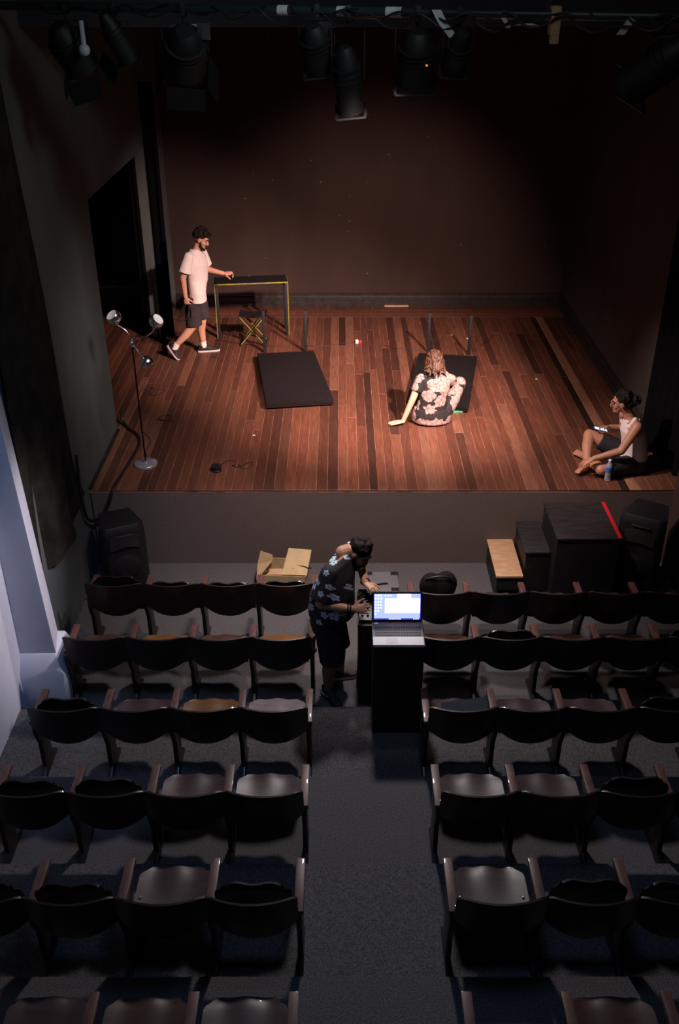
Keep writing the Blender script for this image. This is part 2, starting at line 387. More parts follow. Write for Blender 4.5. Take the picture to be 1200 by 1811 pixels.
# ------------------------------------------------------------------ wing furniture
for i, (x0, x1) in enumerate(((-3.78, -3.43), (-3.42, -3.04))):
    t = thing('black_chest', ('low black chest in the dark doorway, the one nearer the lamp wall', 'low black chest in the dark doorway, beside the black curtain')[i], 'chest', ((x0 + x1) / 2, 14.62, H))
    wd = (x1 - x0) / 2
    part('body', MB().box((-wd, -.14, 0), (wd, .14, .36)), M['blackpaint'], t, bevel=.006)
    part('lid', MB().box((-wd - .004, -.15, .36), (wd + .004, .14, .385)), M['grey'], t, bevel=.005)  # grey lid stands in for highlights along the black chest's edge
t = thing('flat_panel', 'tall black scenery flat leaning on the back of the dark doorway', 'scenery flat', (-3.25, 14.80, H + .386))
part('board', MB().box((-.3, -.015, 0), (.16, .015, 1.5)), M['blackpaint'], t, bevel=.004)
part('top_rail', MB().box((-.02, -.035, 1.5), (.16, .02, 1.53)), M['skirt'], t, bevel=.004)

# ------------------------------------------------------------------ seats
ORD = ['first', 'second', 'third', 'fourth', 'fifth']
W2 = .2575
def back_fn(u, v):
    s = 2 * u - 1
    zt = .792 - .004 * s * s + .006 * abs(s) ** 3
    zb = .430 + .115 * abs(s) ** 2.3
    e = max(0, abs(s) - .86) / .14
    zt -= .016 * e * e
    z = zt + (zb - zt) * v
    y = .060 * s * s + .062 * (.80 - z) / .37
    return (s * .2555, y, z)
def pan_local(u, v):                       # v: 0 at the hinge side (rear), 1 at the front edge
    s = 2 * u - 1
    y = -.055 + v * .40
    hw = .224
    e = max(0, v - .80) / .20
    hw *= 1 - .16 * e * e * e
    e2 = max(0, abs(s) - .72) / .28
    if v > .5: y -= .038 * e2 * e2 * (v - .5) * 2
    z = -.013 * (1 - s * s) * (.5 + .5 * math.cos((v - .4) * 3.4)) - .011 * max(0, v - .74) ** 2 / .068 + .008 * math.cos(s * 6) * v * v
    return (s * hw, y, z)
me_back = mesh('backrest', MB().plate(back_fn, 18, 8, .013), M['wood_dark'], True, angle=50)
pan_b = MB().plate(pan_local, 14, 14, .014)
me_pan = {k: mesh('seat_pan', pan_b, M[k], True, angle=60) for k in ('wood_dark', 'wood_pan', 'wood_orange', 'wood_brown', 'wood_sheen')}
side = [(.07, 0), (.43, 0), (.43, .035), (.335, .075), (.325, .33), (.40, .50), (.465, .565), (.115, .565), (.115, .47), (.165, .33), (.165, .085), (.07, .04)]
me_std = mesh('standard', MB().prism(side, -.017, .017, 0), M['wood_dark'], bevel=.004)
armp = [(.108, .565), (.482, .565), (.490, .578), (.484, .600), (.108, .600)]
me_arm = mesh('armrest', MB().prism(armp, -.028, .028, 0), M['arm'], bevel=.006)
bb = MB()
me_bolt = mesh('bolt', MB().lathe([(0, .006), (.006, .0055), (.009, .002), (.009, -.004)], n=10), M['bolt'], True)
rb = MB()
rb.box((-.010, .085, .60), (.010, .105, .66))
me_brk = mesh('bracket', rb, M['steel'], bevel=.002)
def seat(x, yb, zf, mirror, end, state, wood, label, group):
    """x: seat centre; the standard on the aisle side belongs to the seat, the last seat of a row owns both"""
    t = thing('theatre_seat', label, 'seat', (x, yb, zf), 0, group)
    link('backrest', me_back, t); 
    sides = [-mirror] + ([mirror] if end else [])
    for s in sides:
        sd = link('standard', me_std, t, (s * W2, 0, 0))
        link('armrest', me_arm, sd)
    p = link('seat_pan', me_pan[wood], t, (0, .225, .437))
    for s in (-1, 1): link('bracket', me_brk, t, (s * .247, 0, 0))
    if state == 'down':
        p.rotation_euler = (math.radians(-2), 0, 0)
        for sx in (-.19, .19):
            for vy in (.10,): link('bolt', me_bolt, p, (sx, vy, .007))
    else:
        p.rotation_euler = (math.radians(rng.uniform(100, 105) + (9 if yb > 6.9 and abs(x) < 1.9 else 0)), 0, 0)
    return t
ROWS = [(7.00, 0), (6.22, 0), (5.25, .1), (4.34, .2), (3.46, .3), (2.53, .4)]
U, D = ('up', 'wood_dark'), None
dn = lambda k: ('down', k)
PANS = {
 ('L', 0): [U, U, U, U], ('L', 1): [dn('wood_orange'), dn('wood_brown'), dn('wood_orange'), dn('wood_brown')],
 ('L', 2): [dn('wood_sheen'), dn('wood_orange'), dn('wood_pan'), U], ('L', 3): [dn('wood_pan'), dn('wood_pan'), U, U],
 ('L', 4): [U, dn('wood_pan'), U, U], ('L', 5): [dn('wood_pan'), dn('wood_brown'), dn('wood_pan')],
 ('R', 0): [dn('wood_pan'), dn('wood_pan'), dn('wood_pan'), dn('wood_pan'), dn('wood_orange')], ('R', 1): [dn('wood_brown'), U, dn('wood_brown'), dn('wood_brown'), U],
 ('R', 2): [dn('wood_pan'), dn('wood_pan'), dn('wood_pan'), U], ('R', 3): [dn('wood_pan'), dn('wood_pan'), U, U],
 ('R', 4): [dn('wood_pan'), U, U], ('R', 5): [U, dn('wood_brown')]}
DESC = {'wood_orange': 'orange-brown pan down', 'wood_brown': 'mid-brown pan down', 'wood_pan': 'dusky purple-brown pan down', 'wood_sheen': 'pan down with painted sheen', 'wood_dark': 'pan folded up'}
RN = ['front row', 'second row', 'third row', 'fourth row', 'fifth row', 'sixth row']
P = .515
for (blk, r), pans in PANS.items():
    yb, zf = ROWS[r]
    if (blk, r) == ('R', 0): yb = 6.87
    for k, (stt, wd) in enumerate(pans):
        if blk == 'L': x = -.245 - P * (k + .5); mir = -1
        else: x = .645 + P * (k + .5); mir = 1
        end = k == len(pans) - 1
        lab = f"dark wooden tip-up seat, {ORD[k]} from aisle, {RN[r]}, {'pillar' if blk == 'L' else 'black steps'} side, {DESC[wd]}"
        seat(x, yb, zf, mir, end, stt, wd, lab, f"wooden seats, {RN[r]}, {'pillar' if blk == 'L' else 'black steps'} side")

# ------------------------------------------------------------------ things on the stage
t = thing('table', 'slim black table with yellow-green edges by the walking man', 'table', (-1.285, 13.40, H), math.radians(7.0))
hw, dp, ht = .515, .17, .80
part('tabletop', MB().box((-hw, -dp, ht - .022), (hw, dp, ht)), M['blackpaint'], t, bevel=.003)
e = MB()
e.box((-hw, -dp - .004, ht - .020), (hw, -dp - .0005, ht - .006))
part('edging', e.box((-hw - .004, -dp, ht - .018), (-hw - .0005, dp, ht - .006)).box((hw + .0005, -dp, ht - .018), (hw + .004, dp, ht - .006)), M['lime'], t)
for sx in (-1, 1):
    lg = part('leg', MB().box((sx * hw - .022 * (sx + 1), -dp, 0), (sx * hw - .022 * (sx - 1), -dp + .05, ht - .023)), M['blackpaint'], t, bevel=.003)
    part('edging', MB().box((sx * (hw + .001) - .004, -dp - .004, .0), (sx * (hw + .001) + .004, -dp - .0005, ht - .02)), M['lime'], lg)
    part('leg', MB().box((sx * hw - .022 * (sx + 1), dp - .05, 0), (sx * hw - .022 * (sx - 1), dp, ht - .023)), M['blackpaint'], t, bevel=.003)
    part('rail', MB().box((sx * hw - .012 * (sx + 1), -dp + .05, ht - .09), (sx * hw - .012 * (sx - 1), dp - .05, ht - .023)), M['blackpaint'], t)
t = thing('folding_stool', 'small black folding stool with crossed yellow-green edged legs before the table', 'stool', (-1.24, 12.99, H), 0)
b = MB().plate(lambda u, v: ((u - .5) * .38, (v - .5) * .27, .435 - .018 * math.sin(u * PI)), 8, 4, .012)
part('seat', b, M['platform'], t, True)
for sy in (-.125, .125):
    for s in (-1, 1):
        o = .008 * s
        l = part('leg', MB().bar((s * .175, sy + o, .425), (-s * .175, sy + o, .012), .014, .030, (0, 1, 0)), M['blackpaint'], t)
        part('edging', MB().bar((s * .175, sy + o - .0095, .425), (-s * .175, sy + o - .0095, .012), .004, .010, (0, 1, 0)), M['lime'], l)
for s in (-1, 1): part('foot_bar', MB().bar((s * .175, -.15, .012), (s * .175, .15, .012), .022, .022), M['blackpaint'], t, bevel=.003)

def platform(label, corners, posts, extra=None):
    cx = sum(c[0] for c in corners) / 4; cy = sum(c[1] for c in corners) / 4
    t = thing('stage_platform', label, 'platform', (cx, cy, H))
    q = [(x - cx, y - cy) for x, y in corners]
    part('deck', MB().rings([[(*p, .022) for p in q], [(*p, .10) for p in q]]), M['platform'], t, bevel=.008)
    for p in q: part('foot', MB().lathe([(.03, 0), (.03, .022)], (p[0] * .86, p[1] * .9, 0), n=10), M['blackpaint'], t)
    for x, y, h in posts: part('post', MB().box((x - cx - .02, y - cy - .02, 0), (x - cx + .02, y - cy + .02, h)), M['blackpaint'], t, bevel=.003)
    b = MB()
    if extra: part('led_strip', MB().box((extra[0] - cx, extra[2] - cy, .004), (extra[1] - cx, extra[2] - cy + .03, .016)), M['green_led'], t, label='glowing green light strip')
    return t
platform('low black platform lying alone on the boards near the stool', [(-1.14, 12.30), (-.37, 12.40), (-.09, 10.735), (-.905, 10.615)], [(-1.06, 12.60, .60), (-.485, 12.61, .60)])
platform('low black platform with green light under it, behind the sitting woman', [(1.062, 12.31), (1.84, 12.18), (1.53, 10.51), (.79, 10.66)], [(1.215, 12.60, .57), (1.77, 12.49, .57)], (1.30, 1.47, 10.55))

t = thing('floor_lamp', 'chrome floor lamp with three globe heads on a thin dark pole', 'lamp', (-2.11, 9.167, H))
part('base', MB().lathe([(0, 0), (.125, 0), (.128, .006), (.125, .024), (.118, .030), (.02, .033), (.016, .05), (0, .05)], n=40), M['satin'], t, True)
part('pole', MB().tube([(0, 0, .04), (0.0, 0, 1.36)], .0085, 12), mat('dark_bronze_tube', (.05, .03, .03), .25, 1), t, True)
part('collar', MB().lathe([(.0, 0), (.022, 0), (.024, .012), (.022, .03), (.012, .05), (0, .052)], (0, 0, 1.345), n=20), M['chrome'], t, True)
heads = [((-.155, .02, 1.645), (-.48, -.42, .78), [(0, 0, 1.37), (-.005, .0, 1.44), (-.045, .01, 1.51), (-.10, .015, 1.545), (-.15, .02, 1.575)]),
         ((.262, .03, 1.60), (.72, -.28, .74), [(0, 0, 1.37), (.02, .01, 1.41), (.075, .02, 1.43), (.155, .03, 1.445), (.21, .03, 1.48), (.235, .03, 1.53)]),
         ((.155, -.12, 1.215), (.3, -.55, -.9), [(0, 0, 1.37), (.03, -.02, 1.35), (.075, -.06, 1.29), (.115, -.09, 1.255)])]
for c, ax, arm in heads:
    a = part('arm', MB().tube(arm, .0075, 10, 2), M['chrome'], t, True)
    R = .073; prof = []
    for i in range(15):
        th = PI - (PI - 1.02) * i / 14
        prof.append((max(1e-4, R * math.sin(th)), R * math.cos(th)))
    prof += [(R * math.sin(1.02) - .005, R * math.cos(1.02) - .001), (.045, .018)]
    for i in range(5): prof.append((max(1e-4, .045 * (1 - i / 4)), .018 - .016 * (i / 4)))
    g = part('shade', MB().lathe(prof, c, ax, 32), M['chrome'], t, True, label='chrome globe shade')
    cc = V(c); d = V(ax).normalized()
    part('reflector', MB().lathe([(1e-4, .030), (.03, .031), (.058, .0375), (.0585, .035), (.03, .027), (1e-4, .026)], c, ax, 32), M['lampwhite'], g, True, label='white inner disc')
t = thing('cable_puck', 'small black round cable reel with loose thin wire on the boards', 'cable reel', (-1.332, 9.03, H))
part('reel', MB().lathe([(0, 0), (.056, 0), (.058, .012), (.05, .018), (.05, .045), (.058, .05), (.056, .062), (.02, .062), (.018, .05), (0, .05)], n=28), M['plastic'], t, True)
part('cord', MB().tube([(.04, .02, .02), (.03, .14, .004), (.10, .24, .003), (.20, .21, .003), (.19, .12, .003), (.14, .10, .012), (.24, .06, .003), (.30, .16, .003), (.38, .22, .003), (.36, .05, .003), (.28, .03, .003), (.22, .14, .009)], .0035, 6, 2), M['cable'], t, True)
def cable(name, pts, r, label, cat='cable', group=None, m='cable', sm=2):
    return tag(part(name, MB().tube(pts, r, 8, sm), M[m], None, True), label, cat, group)
cable('stage_cable', [(-2.578, 10.24, 1.06), (-2.56, 10.2, .93), (-2.46, 10.05, .918), (-2.36, 9.94, .918), (-2.27, 9.75, .918), (-2.27, 9.5, .918), (-2.30, 9.1, .918), (-2.34, 8.72, .918), (-2.355, 8.585, .905), (-2.40, 8.56, .76), (-2.46, 8.54, .655), (-2.52, 8.50, .61), (-2.56, 8.36, .66), (-2.567, 8.24, .80), (-2.567, 8.21, 1.1), (-2.55, 8.2, 1.5)], .016, 'thick black cable running over the stage edge and hanging along the side wall')
cable('floor_wire', [(-1.78, 13.1, .904), (-1.45, 12.95, .904), (-1.2, 12.86, .904), (-.9, 12.84, .904), (-.6, 12.87, .904), (-.3, 12.82, .904), (-.1, 12.88, .904), (.1, 12.98, .904), (.24, 12.97, .904)], .004, 'thin dark wire across the boards from the table to the plug')
cable('floor_wire', [(.62, 12.86, .904), (.72, 12.78, .904), (.85, 12.72, .904), (1.0, 12.66, .904), (1.1, 12.68, .904)], .003, 'short thin wire near the posts of the platform behind the woman')
cable('floor_wire', [(-2.2, 10.35, .904), (-2.1, 10.28, .904), (-2.0, 10.38, .904), (-2.05, 10.48, .904), (-2.2, 10.42, .906), (-2.12, 10.3, .906), (-1.98, 10.3, .904)], .004, 'small tangle of black wire lying behind the floor lamp pole')
cable('floor_wire', [(-2.56, 11.2, .904), (-2.45, 11.35, .904), (-2.35, 11.25, .904), (-2.42, 11.1, .904), (-2.3, 11.05, .904), (-2.2, 11.3, .904), (-2.45, 11.22, .906), (-2.5, 11.02, .904)], .004, 'loose black wire on the boards against the side wall')
cable('floor_wire', [(-2.12, 9.3, .904), (-2.18, 9.5, .904), (-2.14, 9.72, .904), (-2.22, 9.9, .904), (-2.30, 10.0, .904)], .004, 'thin flex trailing from the floor lamp base')
t = thing('plug', 'small red and white plug at the end of the floor wire', 'plug', (.28, 12.96, H))
part('body', MB().lathe([(0, 0), (.022, 0), (.026, .03), (.016, .045), (0, .045)], (0, 0, .0), (0, 0, 1), 14), M['red'], t, True)
part('cap', MB().lathe([(0, 0), (.024, 0), (.024, .04), (.01, .055), (0, .055)], (-.05, .01, .0), (0, 0, 1), 14), M['white'], t, True)
for i, (x, y, l) in enumerate(((-2.12, 12.85, 'scrap of white paper on the boards behind the floor lamp'), (1.62, 13.3, 'scrap of white paper behind the posts by the back wall'), (1.83, 13.15, 'tiny scrap of white paper just in front of the other scrap by the posts'), (2.55, 11.6, 'scrap of white paper beside the pale board'), (-1.0, 9.9, 'crumb of white paper in front of the platform by the stool'))):
    q = [(rng.uniform(.012, .022) * math.cos(a), rng.uniform(.010, .018) * math.sin(a)) for a in (.2, 1.3, 2.6, 3.9, 5.2)]
    o = part('paper_scrap', MB().rings([[(x + a, y + b, H + .002) for a, b in q], [(x + a * .9, y + b * .9, H + .007) for a, b in q]]), M['white'])
    tag(o, l, 'paper scrap')
tag(part('wood_strip', MB().box((.69, 14.610, H + .004), (1.07, 14.652, H + .024)), M['tan'], bevel=.003), 'short pale wooden strip lying along the back skirting', 'strip')

t = thing('water_bottle', 'clear plastic water bottle with blue label beside the seated man', 'bottle', (2.79, 8.80, H))
M['pet'] = mat('clear_plastic', (.86, .92, .95), .08, trans=.75, ior=1.33)
part('body', MB().lathe([(0, .004), (.022, 0), (.031, .008), (.033, .03), (.030, .05), (.033, .07), (.030, .09), (.033, .105), (.033, .165), (.030, .18), (.018, .205), (.0125, .215), (.0125, .225), (0, .225)], n=28), M['pet'], t, True)
part('bottle_label', MB().lathe([(.0336, .108), (.0342, .11), (.0342, .160), (.0336, .162)], n=28), mat('blue_label', (.03, .16, .50), .4, var=.4, scale=60), t, True, label='blue paper label')
part('cap', MB().lathe([(0, .225), (.015, .225), (.0155, .240), (.014, .243), (0, .243)], n=20), M['white'], t, True)

# ------------------------------------------------------------------ in front of the stage
t = thing('step_bench', 'low bench step with raw plywood top beside the black steps', 'bench', (1.685, 8.25, 0))
part('top', MB().box((-.135, -.355, .275), (.135, .355, .30)), M['tan'], t, bevel=.003)
part('panel', MB().box((-.125, -.34, 0), (-.105, .34, .275)), M['blackpaint'], t, bevel=.003)
part('panel', MB().box((.105, -.34, 0), (.125, .34, .275)), M['blackpaint'], t, bevel=.003)
part('rail', MB().box((-.104, -.34, .12), (.104, -.32, .275)), M['blackpaint'], t, bevel=.003)
t = thing('stage_steps', 'black wooden stage steps with two treads and red tape edge', 'steps', (0, 0, 0))
part('lower_box', MB().box((1.845, 7.99, 0), (2.086, 8.585, .505)), M['blackpaint'], t, bevel=.004)
part('tread', MB().box((1.83, 7.975, .506), (2.085, 8.59, .53)), M['blackwood'], t, bevel=.004)
part('upper_box', MB().box((2.09, 7.81, 0), (2.70, 8.50, .775)), M['blackpaint'], t, bevel=.004)
part('tread', MB().box((2.082, 7.795, .776), (2.713, 8.515, .80)), M['blackwood'], t, bevel=.004)
part('tape', MB().box((2.675, 7.80, .8005), (2.710, 8.51, .803)), M['red'], t, label='red tape along the edge')
def loudspeaker(label, loc, rz, h=.72):
    t = thing('loudspeaker', label, 'loudspeaker', loc, rz)
    wd, dp = .23, .20          # front faces -y
    pl = [(-wd, -dp + .05), (-wd + .06, -dp), (wd - .06, -dp), (wd, -dp + .05), (wd * .72, dp), (-wd * .72, dp)]
    part('cabinet', MB().rings([[(*p, .0) for p in pl], [(*p, h - .10) for p in pl], [(x * .96, y * .9 + .02, h) for x, y in pl]]), M['plastic'], t, bevel=.015)
    part('woofer_grille', MB().lathe([(1e-4, .022), (.08, .018), (.14, .006), (.15, -.004)], (0, -dp - .001, h * .36), (0, -1, 0), 32), M['grille'], t, True)
    part('horn', MB().plate(lambda u, v: ((u - .5) * .30, -dp - .008 - .012 * math.sin(u * PI), h * .66 + v * .14 + .035 * math.sin(u * PI)), 12, 4, .014), M['blackwood'], t, True, label='flared horn with grey rim')
    part('handle', MB().tube([(-.09, -dp - .004, h - .09), (-.07, -dp - .02, h - .085), (.07, -dp - .02, h - .085), (.09, -dp - .004, h - .09)], .010, 8, 1), M['steel'] if False else M['blackwood'], t, True)
    part('badge', MB().box((-.035, -dp - .006, .075), (.035, -dp - .001, .10)), M['bluebadge'], t, label='small blue badge')
    for sx in (-1, 1): part('foot', MB().box((sx * .13 - .02, -.1, -.0), (sx * .13 + .02, .1, .006)), M['cable'], t)
    return t
loudspeaker('black loudspeaker on the floor under the hanging cable', (-2.26, 8.30, 0), math.radians(24), .73)
loudspeaker('black loudspeaker in the dark corner beside the black steps', (3.06, 8.21, 0), math.radians(-30), .88)

t = thing('carton', 'opened cardboard carton with wires before the stage front', 'carton', (-.59, 8.28, 0), math.radians(-4))
a, d, h = .24, .17, .16
for nm, lo, hi in (('panel', (-a, -d, 0), (a, -d + .006, h)), ('panel', (-a, d - .006, 0), (a, d, h)), ('panel', (-a, -d, .0), (-a + .006, d, h)), ('panel', (a - .006, -d, 0), (a, d, h)), ('bottom', (-a, -d, 0), (a, d, .005))):
    part(nm, MB().box(lo, hi), M['card'], t)
def panel(pts, th=.006):
    pts = [V(q) for q in pts]; n = (pts[1] - pts[0]).cross(pts[2] - pts[0]).normalized() * th
    part('flap', MB().rings([pts, [q + n for q in pts]]), M['card'], t)
panel([(-a - .03, -d, .10), (-a + .10, d - .05, .16), (-a + .095, d - .02, .21), (-a - .005, .02, .335), (-a - .03, -.06, .22)])
panel([(-.01, -d + .02, h), (a + .01, -d + .02, h), (a + .03, d, .27), (.03, d, .285)])
tag(part('adapter_box', MB().box((-.09, -.05, 0), (.05, .06, .10)), M['tan'], bevel=.006), 'small tan box lying inside the opened carton', 'box').location = (-.66, 8.27, .008)
cable('carton_wire', [(-.52, 8.30, .185), (-.46, 8.24, .20), (-.38, 8.22, .21), (-.32, 8.18, .20), (-.30, 8.22, .19), (-.42, 8.28, .19), (-.5, 8.2, .19)], .005, 'thin black wire coiled on the opened carton')
t = thing('flight_case', 'flat grey equipment case on the floor by the laptop man', 'case', (.42, 8.08, 0))
part('lid', MB().box((-.17, -.16, .05), (.17, .20, .10)), M['grey'], t, bevel=.008)
part('body', MB().box((-.17, -.16, 0), (.17, .20, .049)), M['plastic'], t, bevel=.006)
for x, y in ((.135, .165), (.13, -.125), (-.135, .165)): part('corner_guard', MB().box((x - .04, y - .03, .08), (x + .04, y + .03, .104)), M['plastic'], t, bevel=.004)
part('handle', MB().tube([(-.06, -.05, .10), (-.04, -.05, .115), (.04, -.03, .115), (.06, -.03, .10)], .008, 8, 1), M['cable'], t, True)

# laptop desk
t = thing('lectern', 'tall black box stand carrying the open laptop in the aisle', 'stand', (.452, 6.06, .1))
part('body', MB().box((-.198, -.18, 0), (.198, .18, .885)), M['blackpaint'], t, bevel=.004)
part('top', MB().box((-.205, -.19, .886), (.205, .19, .905)), M['blackwood'], t, bevel=.004)
t = thing('laptop', 'open laptop with bright screen on the black stand', 'laptop', (.447, 6.00, 1.0055))
part('base', MB().box((-.200, -.150, .003), (.200, .155, .026)), M['silver'], t, bevel=.006, label='silver base')
part('palm_rest', MB().box((-.198, -.149, .026), (.198, -.043, .0275)), M['silver'], t, label='pale silver palm rest')
part('touchpad', MB().box((-.095, -.135, .0276), (-.005, -.058, .0282)), mat('touchpad_grey', (.52, .50, .53), .35), t)
kb = part('keyboard_deck', MB().box((-.198, -.042, .026), (.198, .150, .0277)), M['keyb'], t)
ks = MB()
for j in range(6):
    for i in range(18):
        x0 = -.178 + i * .0202; y0 = -.036 + j * .0225
        if j == 0 and 4 <= i <= 8: 
            if i > 4: continue
            ks.box((x0, y0, .0277), (x0 + .097, y0 + .018, .0305)); continue
        ks.box((x0, y0, .0277), (x0 + .0165, y0 + .018, .0305))
k_ = part('keys', ks, M['key'], kb); k_['kind'] = 'stuff'
part('badge', MB().box((-.182, .125, .0278), (-.150, .136, .0284)), M['white'], kb)
lid = link('lid', None, t, (0, .150, .026), (math.radians(-14), 0, 0)); 
lid_m = part('screen_lid', MB().box((-.200, -.004, .0), (.200, .008, .255)), M['plastic'], t, bevel=.004)
bpy.data.objects.remove(lid); lid_m.location = (0, .150, .028); lid_m.rotation_euler = (math.radians(-14), 0, 0)
def scr(nm, x0, x1, z0, z1, m, lay=0): part(nm, MB().box((x0, -.0048 - .0006 * lay, z0), (x1, -.0042, z1)), M[m], lid_m)
scr('display', -.188, .188, .020, .243, 'glow_edge')
scr('desktop', -.183, .183, .032, .240, 'glow_desktop', 1)
scr('taskbar', -.183, .183, .022, .031, 'glow_dark', 1)
scr('window', -.098, .183, .078, .202, 'glow_white', 2)
scr('window', .000, .108, .204, .240, 'glow_white', 2)
for i in range(3):
    for j in range(7):
        x = -.172 + i * .022; z = .226 - j * .0262
        if (i, j) in ((2, 6), (1, 6), (2, 5)): continue
        scr('icon', x - .006, x + .006, z - .006, z + .006, 'glow_white', 2)
for i in range(3): scr('icon', -.1 + i * .022, -.09 + i * .022, .222, .231, 'glow_white', 2)
for i in range(8): scr('icon', -.065 + i * .0125, -.058 + i * .0125, .0235, .0295, 'glow_white', 2)
for i in range(4): scr('icon', .13 + i * .012, .136 + i * .012, .0235, .0295, 'glow_white', 2)
part('hinge', MB().tube([(-.17, .152, .028), (-.12, .152, .028)], .007, 8), M['plastic'], t, True)
part('hinge', MB().tube([(.12, .152, .028), (.17, .152, .028)], .007, 8), M['plastic'], t, True)
t = thing('equipment_stand', 'narrow black stand with small mixer beside the laptop stand', 'stand', (.222, 6.56, 0))
part('body', MB().box((-.075, -.22, 0), (.075, .25, .84)), M['blackpaint'], t, bevel=.004)
part('top', MB().box((-.085, -.23, .841), (.085, .26, .86)), M['blackwood'], t, bevel=.004)
t = thing('mixer', 'small grey sound mixer under the man\'s hands', 'mixer', (.222, 6.56, .8605))
part('body', MB().rings([[(-.075, -.2, 0), (.075, -.2, 0), (.075, .2, 0), (-.075, .2, 0)], [(-.075, -.2, .035), (.075, -.2, .035), (.075, .2, .07), (-.075, .2, .07)]]), M['plastic'], t, bevel=.006)
part('led', MB().box((.035, -.209, .012), (.07, -.2005, .026)), M['blue_led'], t, label='blue light')
for i in range(3):
    for j in range(4):
        part('knob', MB().lathe([(.010, 0), (.009, .014), (0, .015)], (-.045 + i * .045, -.15 + j * .09, .042 + j * .0079), n=10), M['key'], t, True)
cable('desk_wire', [(.17, 6.335, .70), (.14, 6.325, .45), (.135, 6.32, .25), (.15, 6.32, .16), (.20, 6.315, .12), (.24, 6.30, .11)], .006, 'thin black wire hanging down beside the narrow stand')
tag(part('power_brick', MB().box((.16, 6.28, 1.0), (.22, 6.38, 1.02)), M['plastic'], bevel=.005), 'x', 'adapter') if False else None

# on the seats
b = MB().ball((0, 0, 0), (.15, .11, .075), n=20, m=12).ball((.09, .02, .02), (.10, .08, .06)).ball((-.08, -.01, .01), (.10, .09, .06))
t = thing('shoulder_bag', 'crumpled black bag on the front row seat behind the laptop', 'bag', (.90, 7.28, .512))
b = MB().ball((0, 0, .06), (.16, .10, .16), n=20, m=12).ball((.07, .02, .10), (.11, .08, .14)).ball((-.07, -.01, .10), (.11, .09, .14)).ball((0, 0, -.01), (.16, .12, .06))
remesh('body', b, M['platform'], t, .012)
part('strap', MB().tube([(-.13, -.05, .20), (-.06, -.07, .235), (.04, -.06, .24), (.12, -.04, .20), (.15, .0, .10)], .011, 8, 2), M['cable'], t, True)
t = thing('folder', 'dark blue folder lying on the third row aisle seat', 'folder', (.95, 5.62, .556), math.radians(3))
part('cover', MB().plate(lambda u, v: ((u - .5) * .37 + .02 * v, (v - .5) * .27 * (1 - .25 * (1 - u) * v), .014 + .012 * u), 10, 6, .008), M['navy'], t, True)
part('sheet', MB().box((-.17, -.12, .002), (.17, .10, .009)), M['key'], t)

# ------------------------------------------------------------------ lighting rig
PA, PB = V((-2.59, 8.021, 5.334)), V((2.6, 6.196, 5.319))
def pp(x): return PA + (PB - PA) * ((x - PA.x) / (PB.x - PA.x))
t = thing('lighting_pipe', 'dark green horizontal lighting pipe under the ceiling beam', 'pipe', (0, 0, 0))
part('tube', MB().tube([PA, PB], .030, 20), M['pipe'], t, True)
for x0, w_ in ((-.42, .07), (-.02, .09), (.30, .1)):
    part('tape_band', MB().tube([pp(x0), pp(x0 + w_)], .0315, 20), M['tape'], t, True, label='pale tape wound round the pipe')
def strip(x, pts, wd):
    p = pp(x)
    q = [p + V(a) for a in pts]
    b = MB().plate(lambda u, v: (lambda i, f: tuple(q[i] * (1 - f) + q[i + 1] * f + V((wd * (v - .5), 0, 0))))(min(int(u * (len(q) - 1)), len(q) - 2), u * (len(q) - 1) - min(int(u * (len(q) - 1)), len(q) - 2)), 8, 1, .002)
    part('tape_tail', b, M['tape'], t, label='loose pale tape tail')
strip(.67, [(-.06, -.035, .02), (-.02, -.045, -.05), (.05, -.05, -.13), (.08, -.05, -.17)], .06)
strip(1.05, [(-.03, -.04, -.02), (.0, -.05, -.06), (.0, -.05, -.075)], .03)
strip(1.12, [(0, -.04, -.06), (.05, -.05, -.05), (.09, -.05, -.06)], .06)
strip(1.72, [(.05, -.04, .0), (0, -.05, -.07), (-.02, -.05, -.10)], .05)
part('wooden_clamp', MB().box((-.03, -.045, -.11), (.03, .045, .05), Matrix.Translation(pp(1.33))).box((-.05, -.03, -.16), (.0, .03, -.10), Matrix.Translation(pp(1.36))), M['tan'], t, bevel=.004, label='tan wooden clamp')
